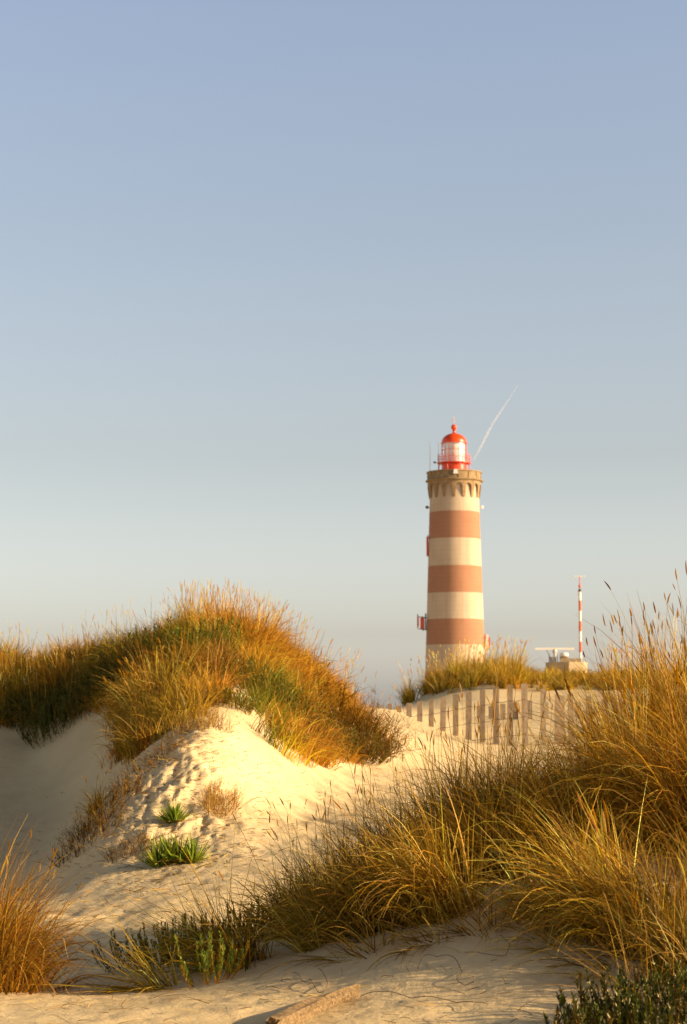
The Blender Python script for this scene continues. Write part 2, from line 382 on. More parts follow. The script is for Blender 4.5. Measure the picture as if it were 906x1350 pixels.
def tussock(px, D, label, n=1500, R=0.25, h=0.5, lean=(0, 0), pal=None, stalks=20, sh=0.9, width=0.005, droop=1.0,
            spread=0.5, group='marram grass tussocks', name='grass_tussock', seed=None, tip=STRAW, headlen=0.10, headr=0.006, cat='grass tussock', segs=7, base=0.35):
    """a clump of marram grass; lean = (x, y) push of its blades in metres per metre"""
    rng = np.random.default_rng(seed if seed is not None else int(px * 7 + D * 131) & 0xffff)
    c = ground(px, D); root = empty(name, c, label, cat, group)
    pal = pal or [(GOLD, 4), (STRAW, 2), (OLIVE, 3), (GREEN, 1), (BROWN, 1)]
    idx = {}; nc_ = max(8, n // 55); cl = rng.standard_normal((nc_, 2)) * R * 0.55; clean = rng.standard_normal((nc_, 2)) * .28; ccol = np.exp(rng.normal(0, .28, nc_)); clen = rng.uniform(.7, 1.15, nc_)
    def bases(m, k=1.0):
        r = R * k * np.sqrt(rng.random(m)); a = rng.uniform(0, 2 * pi, m)
        # clumped feet
        ci = rng.integers(0, len(cl), m); idx['ci'] = ci
        x = 0.5 * r * np.cos(a) + 0.75 * cl[ci, 0]; y = 0.5 * r * np.sin(a) + 0.75 * cl[ci, 1]
        z = H(x + c[0], y + c[1]) - c[2] - 0.02
        return np.stack([x, y, z], 1)
    def direction(b, m, k=1.0):
        dx = b[:, 0] / R * spread + lean[0] + clean[idx['ci'], 0] + rng.standard_normal(m) * 0.36 * k; dy = b[:, 1] / R * spread + lean[1] + clean[idx['ci'], 1] + rng.standard_normal(m) * 0.36 * k
        return np.arctan2(dy, dx), np.hypot(dx, dy)
    b = bases(n); az, mag = direction(b, n)
    L = h * clen[idx['ci']] * rng.uniform(0.45, 1.4, n) * (1 - 0.25 * np.clip(np.hypot(b[:, 0], b[:, 1]) / R, 0, 1.3) * 0.6)
    t0 = np.clip(mag * base + 0.10 * rng.standard_normal(n), 0.0, 1.4)
    t1 = np.clip(t0 + droop * (0.35 + 0.9 * mag) * rng.uniform(0.1, 1.7, n), 0.1, 2.6)
    col = pick(pal, n, rng) * ccol[idx['ci']][:, None]; tc = 0.5 * col + 0.5 * pick([(tip, 3), (GOLD, 2)], n, rng)
    V, Fc, T, _ = ribbons(b, az, L, t0, t1, width * np.where(rng.random(n) < .12, 1.9, rng.uniform(0.5, 1.4, n)), col, segs, rng, tipcol=tc, power=1.5, kink=.10)
    link_mesh('leaf_blades', V, Fc, M_grass, root, tint=T)
    if n > 300:                                         # flattened dead leaves matted round the foot
        m = n // 7; b = bases(m, 1.25); az = rng.uniform(0, 2 * pi, m)
        V, Fc, T, _ = ribbons(b, az, h * rng.uniform(.2, .5, m), rng.uniform(.8, 1.45, m), rng.uniform(1.3, 2.0, m), np.full(m, width), pick([(BROWN, 3), (STRAW * .6, 2), (BROWN * .6, 2)], m, rng), 5, rng, kink=.3)
        link_mesh('dead_leaves', V, Fc, M_grass, root, tint=T)
    if stalks:
        b = bases(stalks, 0.9); az, mag = direction(b, stalks, 0.7)
        L = sh * rng.uniform(0.7, 1.12, stalks); t0 = np.clip(mag * 0.22, 0, 0.7); t1 = t0 + 0.35 * mag * rng.uniform(0.3, 1.3, stalks)
        col = pick([(STRAW, 2), (GOLD, 2), (BROWN, 1)], stalks, rng)
        V, Fc, T, C = ribbons(b, az, L, t0, t1, np.full(stalks, width * 0.62), col, 8, rng, taper=0.4)
        hl = headlen * rng.uniform(0.6, 1.3, stalks)
        hv = heads(C, 5, headr * rng.uniform(0.7, 1.25, stalks), hl, pick([(STRAW * 0.85, 2), (GOLD * 0.9, 2), (BROWN * 1.6, 1)], stalks, rng), rng)
        nv, nf = len(V) // stalks, len(Fc) // stalks; hn, hf_ = len(hv[0]) // stalks, len(hv[1]) // stalks
        for i in range(stalks):
            so = link_mesh('flower_stalk', V[i * nv:(i + 1) * nv], Fc[:nf], M_grass, root, tint=T[i * nv:(i + 1) * nv])
            link_mesh('seed_head', hv[0][i * hn:(i + 1) * hn], hv[1][:hf_], M_seed, so, tint=hv[2][i * hn:(i + 1) * hn])
    return root

def in_poly(px, py, poly):
    inside = np.zeros(len(px), bool); j = len(poly) - 1
    for i in range(len(poly)):
        xi, yi = poly[i]; xj, yj = poly[j]
        c = ((yi > py) != (yj > py)) & (px < (xj - xi) * (py - yi) / (yj - yi + 1e-9) + xi)
        inside ^= c; j = i
    return inside

def cover(name, test, xr, yr, n_tuft, per, h, width, palf, leanf, stalk_per=1, sh=0.7, segs=5, seed=1, headlen=.1, headr=.0045, spread=1.0, hf=None, droop=1.0, stalk_ok=None):
    """continuous growth of grass over a slope: 'stuff'"""
    rng = np.random.default_rng(seed)
    X = rng.uniform(*xr, n_tuft * 8); Y = rng.uniform(*yr, n_tuft * 8); Z = H(X, Y); px, py = project(X, Y, Z)
    ok = test(px, py, X, Y); X, Y, Z, px, py = [a[ok][:n_tuft] for a in (X, Y, Z, px, py)]
    m = len(X); print(name, 'tufts', m)
    n = m * per; ti = np.repeat(np.arange(m), per)
    off = rng.standard_normal((n, 2)) * 0.07
    bx = X[ti] + off[:, 0]; by = Y[ti] + off[:, 1]; b = np.stack([bx, by, H(bx, by) - 0.02], 1)
    lx, ly = leanf(px, py, X, Y); tl = rng.standard_normal((m, 2)) * 0.5
    dx = lx[ti] + tl[ti, 0] + off[:, 0] * 4 * spread + rng.standard_normal(n) * 0.42; dy = ly[ti] + tl[ti, 1] + off[:, 1] * 4 * spread + rng.standard_normal(n) * 0.3
    az = np.arctan2(dy, dx); mag = np.hypot(dx, dy)
    hs_ = rng.uniform(0.55, 1.35, m) * (hf(px, py, X, Y) if hf else 1)
    L = h * hs_[ti] * rng.uniform(0.5, 1.25, n); t0 = np.clip(0.3 * mag, 0, 1); t1 = t0 + droop * (0.3 + 0.8 * mag) * rng.uniform(0.2, 1.3, n)
    tc = palf(px, py, X, Y, rng) * np.exp(rng.normal(0, .25, (m, 1)))                       # colour per tuft
    col = np.clip(tc[ti] * (1 + 0.2 * rng.standard_normal((n, 1))), 0.01, 0.9)
    V, Fc, T, _ = ribbons(b, az, L, t0, np.clip(t1, 0, 2.4), width * rng.uniform(.6, 1.3, n), col, segs, rng, tipcol=0.6 * col + 0.4 * STRAW)
    parts = [(V, Fc, T)]
    s = np.repeat(np.arange(m), stalk_per)
    if stalk_ok is not None: s = s[stalk_ok(px, py, X, Y)[s]]
    k = len(s)
    if k:
        o2 = rng.standard_normal((k, 2)) * 0.1; bx = X[s] + o2[:, 0]; by = Y[s] + o2[:, 1]
        b = np.stack([bx, by, H(bx, by)], 1); dx = lx[s] * 0.8 + rng.standard_normal(k) * 0.25; dy = ly[s] + rng.standard_normal(k) * 0.25
        az = np.arctan2(dy, dx); mag = np.hypot(dx, dy); L = sh * rng.uniform(0.7, 1.15, k)
        t0 = 0.2 * mag
        V, Fc, T, C = ribbons(b, az, L, t0, t0 + 0.5 * mag, np.full(k, width * 0.6), pick([(STRAW, 1), (GOLD, 2)], k, rng), 5, rng, taper=.4)
        parts.append((V, Fc, T)); parts.append(heads(C, 4, headr * rng.uniform(.6, 1.2, k), headlen * rng.uniform(.6, 1.3, k), pick([(PALE, 1), (ORANGE * 1.1, 1), (STRAW, 1)], k, rng), rng))
    V, Fc, T = merge(parts)
    o = link_mesh(name, V, Fc, M_grass, tint=T)
    return tag(o, kind='stuff')

def sprigs(px, D, label, n=60, R=0.3, h=0.25, leaves=46, leaf=0.02, lw=0.005, pal=None, lean=(0, 0), seed=0, name='spurge_plant', cat='plant',
           group=None, spread=0.7, ell=1.0, upright=0.8, stemcol=None, matl=None):
    """a shrub of stems each set all round with short leaves"""
    rng = np.random.default_rng(seed + 100); c = ground(px, D); root = empty(name, c, label, cat, group)
    pal = pal or [(GREEN, 3), (OLIVE, 1)]
    r = np.sqrt(rng.random(n)) * R; a = rng.uniform(0, 2 * pi, n); x = r * np.cos(a) * ell; y = r * np.sin(a)
    z = H(x + c[0], y + c[1]) - c[2] - 0.01; b = np.stack([x, y, z], 1)
    dx = x / (R * ell) * spread + lean[0] + rng.standard_normal(n) * .32; dy = y / R * spread + lean[1] + rng.standard_normal(n) * .32
    az = np.arctan2(dy, dx); mag = np.hypot(dx, dy); L = h * rng.uniform(.6, 1.2, n)
    t0 = np.clip(mag * 0.9, 0, 1.3); t1 = t0 * (1 - upright)
    sc = pick([(stemcol if stemcol is not None else OLIVE, 1)], n, rng)
    V, Fc, T, C = ribbons(b, az, L, t0, t1, np.full(n, 0.006), sc, 8, rng, taper=.5)
    link_mesh('stems', V, Fc, M_twig, root, tint=T)
    # leaves along the stems
    m = n * leaves; si = np.repeat(np.arange(n), leaves); t = rng.uniform(0.12, 1.0, m) ** 0.8 * 7.999
    k = t.astype(int); f = (t - k)[:, None]; p = C[si, k] * (1 - f) + C[si, k + 1] * f
    ph = t0[si] + (t1 - t0)[si] * (t / 8)
    a2 = rng.uniform(0, 2 * pi, m)
    col = pick(pal, n, rng)[si] * (1 + .15 * rng.standard_normal((m, 1)))
    V, Fc, T, _ = ribbons(p, a2, leaf * rng.uniform(.6, 1.2, m), rng.uniform(.35, 1.0, m), rng.uniform(.1, .7, m), np.full(m, lw), np.clip(col, .01, .9), 2, rng, taper=.85)
    link_mesh('leaves', V, Fc, matl or M_green, root, tint=T)
    return root

def rosette(px, D, label, n=80, L0=0.18, width=0.014, R=0.04, crowns=1, cr=0.12, seed=0):
    """stiff pointed leaves in one or several dense rosettes"""
    rng = np.random.default_rng(seed); c = ground(px, D); root = empty('spiky_plant', c, label, 'plant', 'green spiky plants on the sand')
    parts = []
    for k in range(crowns):
        cx = 0 if crowns == 1 else (k - (crowns - 1) / 2) * cr + rng.normal() * .02; cy = rng.normal() * 0.03
        zz = float(H(c[0] + cx, c[1] + cy)[0]) - c[2]
        az = rng.uniform(0, 2 * pi, n); lay = rng.random(n); b = np.stack([cx + np.cos(az) * R * lay, cy + np.sin(az) * R * lay, np.full(n, zz) + 0.03 * (1 - lay)], 1)
        t0 = 0.1 + 1.0 * lay; t1 = t0 + 0.25 * rng.random(n); col = pick([(lin((.15, .21, .02)), 3), (lin((.27, .30, .03)), 1)], n, rng)
        V, Fc, T, _ = ribbons(b, az, L0 * rng.uniform(.75, 1.1, n), t0, t1, np.full(n, width), col, 4, rng, tipcol=col * 1.2)
        parts.append((V, Fc, T))
    V, Fc, T = merge(parts); link_mesh('leaf_rosette', V, Fc, M_green, root, tint=T)
    m = 26 * crowns; az = rng.uniform(0, 2 * pi, m); cx = rng.uniform(-.5, .5, m) * cr * max(0, crowns - 1); b = np.stack([cx, np.zeros(m), H(c[0] + cx, np.full(m, c[1])) - c[2] + .01], 1)
    V, Fc, T, _ = ribbons(b, az, L0 * rng.uniform(.6, .9, m), np.full(m, 1.2), np.full(m, 1.75), np.full(m, width * .7), pick([(STRAW, 1), (BROWN, 1)], m, rng), 4, rng)
    link_mesh('dead_leaves', V, Fc, M_grass, root, tint=T)
    return root

def twigs(px, D, label, n=160, R=0.35, h=0.2, pal=None, seed=0, lean=(0, 0), name='dry_shrub', ell=1.0, width=.005, cat='dry shrub', group=None, sub=5, sublen=.4):
    """a tangle of bare branching twigs"""
    rng = np.random.default_rng(seed + 500); c = ground(px, D); root = empty(name, c, label, cat, group)
    pal = pal or [(BROWN, 3), (STRAW * .6, 1)]
    r = np.sqrt(rng.random(n)) * R; a = rng.uniform(0, 2 * pi, n); x = r * np.cos(a) * ell; y = r * np.sin(a)
    b = np.stack([x, y, H(x + c[0], y + c[1]) - c[2] - .01], 1)
    dx = x / R / ell * .7 + lean[0] + rng.standard_normal(n) * .5; dy = y / R * .7 + lean[1] + rng.standard_normal(n) * .5
    az = np.arctan2(dy, dx); mag = np.hypot(dx, dy); L = h * rng.uniform(.5, 1.3, n); t0 = np.clip(mag * .7, 0, 1.4)
    V, Fc, T, C = ribbons(b, az, L, t0, t0 + rng.uniform(-.5, .7, n), width * rng.uniform(.6, 1.4, n), pick(pal, n, rng), 6, rng, taper=.7)
    link_mesh('branches', V, Fc, M_twig, root, tint=T)
    m = n * sub; si = np.repeat(np.arange(n), sub); k = rng.integers(1, 7, m); p = C[si, k]
    V, Fc, T, _ = ribbons(p, rng.uniform(0, 2 * pi, m), h * sublen * rng.uniform(.4, 1.2, m), rng.uniform(.1, 1.5, m), rng.uniform(.1, 1.6, m), np.full(m, width * .55), pick(pal, m, rng), 3, rng)
    link_mesh('twigs', V, Fc, M_twig, root, tint=T)
    return root

# ------------------------------------------------------------------ grass on the left dune
POLY = [(-120,955),(0,958),(60,956),(125,935),(168,962),(150,1000),(178,1004),(235,978),(258,948),(288,922),(300,890),(325,890),(332,935),(350,985),(385,1003),(440,1012),(478,1003),(500,980),
        (480,950),(455,925),(420,898),(380,866),(330,838),(280,825),(200,845),(100,865),(0,872),(-120,875)]
def left_test(px, py, X, Y):
    f = in_poly(px, py, POLY) & (Y > 21) & (Y < 29.6)
    back = (Y >= 28) & (Y < 33) & (px > -120) & (px < 455 - (Y - 28) * 8) & (py > 825)
    return f | back
SPOTS = [  # px, py, rx, ry, colour
 (262,850,42,24,GREEN*1.7),(100,915,70,34,GREEN*.8),(30,935,50,26,GREEN*.7),(430,955,36,22,OLIVE*.9),(360,935,50,30,OLIVE*.9),(180,870,50,18,GREEN),
 (400,860,40,22,OLIVE),(20,865,30,14,GREEN*1.5),(345,985,40,26,GREEN*1.7),(360,930,40,24,GREEN*1.6),(290,890,36,20,BROWN*1.1),(470,975,40,30,BROWN*1.1),
 (290,820,80,34,ORANGE*1.1),(340,840,60,30,ORANGE),(60,870,60,16,ORANGE),(440,930,40,40,ORANGE*1.1),(210,960,50,30,OLIVE*1.3)]
def left_pal(px, py, X, Y, rng):
    m = len(px); c = pick([(GOLD, 5), (ORANGE, 3), (OLIVE, 2)], m, rng, .12)
    for sx, sy, rx, ry, cc in SPOTS:
        k = np.exp(-(((px - sx) / rx)**2 + ((py - sy) / ry)**2) * 1.3)
        take = rng.random(m) < k * 1.1
        c[take] = cc * (1 + .1 * rng.standard_normal((take.sum(), 1)))
    return c
def left_lean(px, py, X, Y):
    lx = np.where(px > 330, 0.55, np.where(px < 200, -0.12, 0.12)) + 0.25 * fbm(X * .8, Y * .8, 2)
    ly = -0.25 + 0.2 * fbm(X * .7 + 5, Y * .7, 2)
    return lx, ly
cover('dune_grass', left_test, (-5.6, 1.0), (21, 33), 1500, 40, 0.40, 0.0105, left_pal, left_lean, stalk_per=2, sh=0.64, seed=11, droop=1.6,
      hf=lambda px, py, X, Y: np.where(px > 420, .75, 1.0) * np.where((px > 230) & (px < 345) & (Y > 26), 1.2, 1), stalk_ok=lambda px, py, X, Y: (Y > 26.2) & (((px > 225) & (px < 370)) | (vnoise(X * 2.3, Y * 2.3) > .68)))

# grass on the dune in front of the lighthouse
FAR = [(536,930),(560,916),(600,914),(640,908),(700,912),(745,918),(800,920),(1000,920),(1000,890),(800,892),(700,886),(600,890),(560,905),(536,922)]
def far_test(px, py, X, Y):
    return (in_poly(px, py, FAR) & (Y > 58) & (Y < 66)) | ((Y > 65) & (Y < 70) & (px > 560) & (px < 1000))
cover('dune_grass', far_test, (1.5, 14), (58, 70), 850, 30, 0.72, 0.02, lambda px, py, X, Y, rng: pick([(YGREEN, 4), (OLIVE, 2), (GOLD, 2)], len(px), rng, .15),
      lambda px, py, X, Y: (np.where(px < 590, -.35, .3), np.full(len(px), -.1)), stalk_per=1, sh=1.1, seed=5, stalk_ok=lambda px, py, X, Y: (px < 690) | (px > 800), headr=.014, headlen=.14, hf=lambda px, py, X, Y: np.where((px > 685) & (px < 800), .48, np.where(px > 800, .7, 1)))

# ------------------------------------------------------------------ individual plants
G_RIGHT = [(GOLD, 5), (ORANGE, 4), (STRAW, 1), (OLIVE, 2), (BROWN, 2)]
G_MID = [(OLIVE * .8, 5), (GOLD * .8, 3), (GREEN * .7, 2), (BROWN, 4)]
G_DARK = [(OLIVE * .75, 3), (GREEN * .7, 3), (BROWN * .8, 4)]
# left dune
tussock(205, 23.6, 'pale straw tussock fanning out over the front of the left dune below its crest', n=1100, R=.32, h=.62, lean=(-.25, -.3), pal=[(STRAW, 4), (GOLD, 3), (OLIVE, 1)], stalks=34, sh=.72, width=.008, headr=.008)
tussock(182, 22.6, 'brownish tussock hanging over the bare sand left of the eroded sand nose', n=800, R=.26, h=.4, lean=(-.05, -.4), pal=[(OLIVE, 3), (BROWN, 2), (GOLD, 2)], stalks=8, sh=.5, width=.007)
G_L = 'combed tussocks on the left dune'
tussock(75, 27.6, 'orange-gold tussock combed left on the left shoulder of the left dune', n=500, R=.3, h=.6, lean=(-.7, -.4), pal=[(GOLD, 3), (ORANGE, 3)], stalks=6, sh=.7, width=.010, group=G_L, base=.5, headr=.006)
tussock(150, 26.6, 'yellow tussock arching left above the large dark green bush', n=520, R=.28, h=.62, lean=(-.75, -.5), pal=[(YGREEN, 3), (GOLD, 3), (STRAW, 1)], stalks=6, sh=.6, width=.010, group=G_L, base=.5, headr=.006)
tussock(335, 26.0, 'orange tussock swept right just below the summit of the left dune', n=600, R=.3, h=.6, lean=(.7, -.4), pal=[(ORANGE, 4), (GOLD, 2)], stalks=6, sh=.7, width=.010, group=G_L, base=.5, headr=.006)
tussock(415, 25.8, 'gold tussock swept right on the falling right side of the left dune', n=600, R=.3, h=.58, lean=(.85, -.3), pal=[(GOLD, 4), (ORANGE, 3), (STRAW, 1)], stalks=10, sh=.7, width=.010, group=G_L, base=.5, headr=.006)
tussock(395, 23.9, 'rust tussock hanging down over the lit sand at the front of the left dune', n=500, R=.28, h=.5, lean=(.3, -.8), pal=[(ORANGE * .8, 3), (OLIVE, 3), (GOLD, 1)], stalks=3, sh=.5, width=.010, group=G_L, base=.6, headr=.006)
tussock(250, 24.3, 'brown-gold tussock right of the pale straw tussock', n=520, R=.26, h=.5, lean=(.2, -.6), pal=[(GOLD, 3), (BROWN, 3), (OLIVE, 2)], stalks=5, sh=.6, width=.010, group=G_L, base=.5, headr=.006)
tussock(20, 27.4, 'yellow-green tussock at the lower left edge of the left dune grass', n=700, R=.3, h=.42, lean=(.1, -.3), pal=[(YGREEN, 3), (GOLD, 2)], stalks=8, sh=.5, width=.008)
tussock(128, 19.6, 'small lone yellow tuft on the shaded sand left of the eroded nose', n=170, R=.07, h=.27, lean=(-.25, -.1), pal=[(YGREEN, 3), (STRAW, 2), (GOLD, 1)], stalks=3, sh=.36, width=.006, spread=.8)
sprigs(262, 25.2, 'bright green leafy bush in the middle of the left dune grass', n=170, R=.32, h=.42, leaves=34, leaf=.035, lw=.010, seed=1, name='green_bush', cat='bush', group='green bushes on the left dune', pal=[(GREEN * 1.25, 3), (OLIVE, 1)], ell=1.3)
sprigs(110, 26.3, 'large dark green bush low on the left dune above the shaded sand', n=300, R=.5, h=.42, leaves=34, leaf=.035, lw=.011, seed=2, name='green_bush', cat='bush', group='green bushes on the left dune', pal=[(GREEN * .75, 3), (OLIVE * .7, 1)], ell=1.4)
sprigs(50, 27.0, 'dark green bush at the left foot of the left dune, leftmost of its bushes', n=200, R=.36, h=.36, leaves=34, leaf=.035, lw=.011, seed=3, name='green_bush', cat='bush', group='green bushes on the left dune', pal=[(GREEN * .65, 3), (OLIVE * .6, 1)], ell=1.3)
sprigs(350, 23.4, 'olive green bush right of the small bare sand patch in the dune grass', n=190, R=.34, h=.36, leaves=34, leaf=.03, lw=.009, seed=4, name='green_bush', cat='bush', group='green bushes on the left dune', pal=[(GREEN, 2), (OLIVE, 2)], ell=1.2)
sprigs(428, 24.2, 'small bright green bush near the right foot of the left dune', n=120, R=.24, h=.3, leaves=34, leaf=.03, lw=.009, seed=5, name='green_bush', cat='bush', group='green bushes on the left dune', pal=[(GREEN * 1.1, 3), (OLIVE, 1)], ell=1.2)
sprigs(405, 23.6, 'olive-brown leafy bush spilling over the lit sand at the lower front of the left dune', n=230, R=.36, h=.36, leaves=34, leaf=.032, lw=.009, seed=31, name='green_bush', cat='bush', group='green bushes on the left dune', pal=[(OLIVE * .8, 3), (GREEN, 2), (BROWN, 2)], ell=1.3, lean=(.2, -.3))
sprigs(455, 24.3, 'dark brown-green bush just left of the spiky shrub at the dune end', n=240, R=.36, h=.38, leaves=34, leaf=.03, lw=.009, seed=32, name='green_bush', cat='bush', group='green bushes on the left dune', pal=[(BROWN, 3), (OLIVE * .6, 3), (GREEN * .8, 1)], ell=1.2, lean=(.4, -.2))
sprigs(165, 26.2, 'dark green bush behind the pale straw tussock', n=230, R=.4, h=.5, leaves=34, leaf=.035, lw=.011, seed=33, name='green_bush', cat='bush', group='green bushes on the left dune', pal=[(GREEN * .8, 3), (OLIVE * .6, 1)], ell=1.3)
twigs(464, 25.2, 'dark brown spiky shrub at the right end of the left dune', n=420, R=.42, h=.5, lean=(.5, -.2), pal=[(BROWN * .8, 3), (OLIVE * .7, 2), (ORANGE * .6, 1)], seed=3, ell=1.0, width=.008, sub=9, sublen=.3)
sprigs(303, 22.2, 'low grey-green plant between the small bare sand patch and the bright sand below', n=110, R=.2, h=.18, leaves=30, leaf=.03, lw=.008, seed=21, name='green_bush', cat='bush', group='green bushes on the left dune', pal=[(GREEN * 1.2, 2), (OLIVE * 1.3, 2), (STRAW * .5, 1)], ell=1.3)
twigs(292, 23.9, 'brown dead shrub just above the small bare sand patch', n=220, R=.3, h=.28, pal=[(BROWN, 3), (STRAW * .6, 1)], seed=4, ell=1.3, width=.008)
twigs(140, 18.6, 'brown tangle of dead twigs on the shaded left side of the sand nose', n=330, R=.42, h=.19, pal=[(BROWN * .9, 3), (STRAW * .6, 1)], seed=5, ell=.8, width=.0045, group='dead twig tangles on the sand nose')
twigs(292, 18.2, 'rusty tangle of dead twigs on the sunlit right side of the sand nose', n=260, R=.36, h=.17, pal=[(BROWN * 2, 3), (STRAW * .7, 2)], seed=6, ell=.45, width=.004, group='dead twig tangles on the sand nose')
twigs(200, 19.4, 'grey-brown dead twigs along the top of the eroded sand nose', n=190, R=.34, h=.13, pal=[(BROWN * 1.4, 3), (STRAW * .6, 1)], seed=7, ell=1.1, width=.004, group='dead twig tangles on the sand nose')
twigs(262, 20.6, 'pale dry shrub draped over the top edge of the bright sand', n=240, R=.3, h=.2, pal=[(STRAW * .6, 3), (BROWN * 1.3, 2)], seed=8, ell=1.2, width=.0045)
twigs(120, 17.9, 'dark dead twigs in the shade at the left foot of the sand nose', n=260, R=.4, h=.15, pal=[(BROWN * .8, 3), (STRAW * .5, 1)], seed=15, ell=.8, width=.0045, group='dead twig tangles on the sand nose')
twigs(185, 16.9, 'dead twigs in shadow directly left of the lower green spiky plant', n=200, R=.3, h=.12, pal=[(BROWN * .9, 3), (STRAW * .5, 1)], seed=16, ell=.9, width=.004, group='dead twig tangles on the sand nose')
rosette(232, 17.7, 'smaller single green spiky rosette, upper of the two on the sand nose', n=95, L0=.19, width=.018, seed=1)
rosette(232, 16.3, 'wider green spiky plant of several crowns, lower of the two on the sand nose', n=75, L0=.22, width=.018, crowns=4, cr=.085, seed=2)

# foreground left
tussock(-22, 9.7, 'rust-gold tussock cut by the left edge of the photo, standing alone', n=2600, R=.27, h=.60, lean=(.15, -.1), pal=[(GOLD * .7, 3), (ORANGE * .85, 5), (OLIVE * .8, 3), (BROWN, 3)], stalks=26, sh=.68, width=.005, headlen=.06, headr=.004, spread=.9)

# near ridge, from left to right
MAR = 'marram tussocks on the near ridge'
K = dict(group=MAR, headlen=.06, headr=.0035)
tussock(385, 10.5, 'small olive tussock at the left end of the near ridge grass', n=650, R=.15, h=.40, lean=(-.25, 0), pal=G_MID, stalks=12, sh=.62, width=.0055, **K)
tussock(425, 10.7, 'thin dark tussock second from the left on the near ridge', n=650, R=.17, h=.42, lean=(-.15, 0), pal=G_DARK, stalks=12, sh=.66, width=.0055, **K)
tussock(440, 9.75, 'green-gold tussock flopping left over shaded sand, lowest on the near ridge', n=420, R=.12, h=.52, lean=(-.6, -.25), pal=[(YGREEN, 3), (OLIVE, 2), (STRAW, 1)], stalks=3, sh=.5, width=.006, base=.5, **K)
tussock(482, 10.9, 'dark olive tussock with stalks crossing the bright sand left of centre', n=1000, R=.2, h=.48, lean=(-.2, 0), pal=G_DARK, stalks=16, sh=.75, width=.0055, **K)
tussock(540, 10.8, 'dark upright tussock in the middle of the near ridge with thin bare stalks', n=1200, R=.22, h=.52, lean=(-.1, 0), pal=G_DARK, stalks=20, sh=.8, width=.0055, **K)
tussock(510, 9.75, 'low brown-green tussock in the shade in front of the middle of the ridge', n=800, R=.2, h=.48, lean=(-.45, -.2), pal=G_MID, stalks=2, sh=.5, width=.006, base=.5, **K)
tussock(585, 9.65, 'golden tussock arching left with long drooping blades above the shaded sand', n=700, R=.18, h=.64, lean=(-.7, -.25), pal=[(GOLD * .8, 3), (YGREEN * .8, 3), (STRAW * .9, 1), (BROWN, 2)], stalks=4, sh=.6, width=.006, base=.45, **K)
tussock(600, 10.8, 'olive tussock below the leftmost tall fence pickets', n=1200, R=.22, h=.62, lean=(-.1, 0), pal=G_MID, stalks=22, sh=.88, width=.0055, **K)
tussock(655, 10.9, 'olive tussock below the middle of the picket fence with many thin stalks', n=1300, R=.22, h=.66, lean=(-.12, 0), pal=G_MID, stalks=26, sh=.9, width=.0055, **K)
tussock(760, 9.5, 'tangled gold tuft of broken blades below the flat-combed tussock', n=520, R=.18, h=.5, lean=(-.5, -.3), pal=[(GOLD, 3), (BROWN, 3), (STRAW, 2)], stalks=2, sh=.5, width=.006, base=.6, **K)
tussock(330, 9.75, 'small olive grass tuft just right of the bright green upright plant', n=260, R=.12, h=.4, lean=(-.5, -.1), pal=G_MID, stalks=3, sh=.45, width=.0055, base=.5, **K)
TR = 'sparse tufts trailing over the foreground sand'
for px_, D_, l_ in ((478, 9.35, 'sparse tuft trailing stems over the sand, leftmost of its kind'), (560, 9.25, 'sparse tuft trailing stems over the sand below the middle of the ridge'),
                    (628, 9.2, 'sparse tuft trailing stems left, just left of the small pale curled tuft'), (735, 9.0, 'sparse tuft trailing stems left, just right of the small pale curled tuft'), (805, 8.7, 'sparse tuft trailing stems over the sand above the corner plants, rightmost of its kind')):
    tussock(px_, D_, l_, n=75, R=.11, h=.42, lean=(-.9, -.35), pal=[(STRAW * .8, 2), (YGREEN * .8, 2), (BROWN, 2)], stalks=0, width=.0045, group=TR, base=.85, droop=.7, spread=.8)
tussock(690, 9.35, 'small low tuft with pale curled blades on the shaded sand under the ridge', n=95, R=.07, h=.48, lean=(-.95, -.1), pal=[(STRAW, 3), (YGREEN, 2)], stalks=0, width=.005, group=MAR, base=.5)
tussock(655, 10.05, 'gold-green tussock with blades combed left above the small low tuft', n=620, R=.16, h=.6, lean=(-.65, -.25), pal=[(GOLD * .85, 4), (YGREEN * .8, 3), (STRAW * .9, 1), (BROWN, 2)], stalks=4, sh=.6, width=.006, base=.45, **K)
tussock(712, 11.0, 'dark-hearted tussock in front of the tallest fence pickets', n=1500, R=.24, h=.48, lean=(-.15, 0), pal=G_DARK, stalks=20, sh=.75, width=.0055, **K)
tussock(745, 10.1, 'gold tussock with blades combed flat to the left beside the big right clump', n=800, R=.18, h=.58, lean=(-.6, -.2), pal=[(GOLD * .85, 4), (STRAW * .9, 1), (YGREEN * .8, 2), (BROWN, 2)], stalks=6, sh=.6, width=.006, base=.45, **K)
BIG = 'tall marram clumps at the right edge'
tussock(842, 11.3, 'tall gold clump forming the left shoulder of the big right-hand grass', n=1800, R=.22, h=.78, lean=(.0, 0), pal=G_RIGHT, stalks=26, sh=.98, width=.006, group=BIG, headlen=.06, headr=.004)
tussock(885, 11.6, 'tall rust-gold clump whose seed heads stand highest against the sky', n=2000, R=.28, h=.88, lean=(-.05, 0), pal=G_RIGHT, stalks=40, sh=1.12, width=.006, group=BIG, headlen=.07, headr=.0042)
tussock(930, 11.3, 'tall orange clump at the very right edge behind the others', n=2000, R=.28, h=.95, lean=(-.1, 0), pal=G_RIGHT, stalks=40, sh=1.18, width=.006, group=BIG, headlen=.07, headr=.0042)
tussock(1000, 11.8, 'tall clump mostly cut off by the right edge of the photo', n=1500, R=.3, h=.95, lean=(-.1, 0), pal=G_RIGHT, stalks=26, sh=1.15, width=.006, group=BIG, headlen=.07, headr=.0042)
tussock(845, 10.3, 'middle gold clump with long blades falling forward to the left', n=1300, R=.22, h=.72, lean=(-.4, -.2), pal=[(GOLD, 5), (STRAW, 3), (ORANGE, 2)], stalks=10, sh=.95, width=.0065, group=BIG, base=.42)
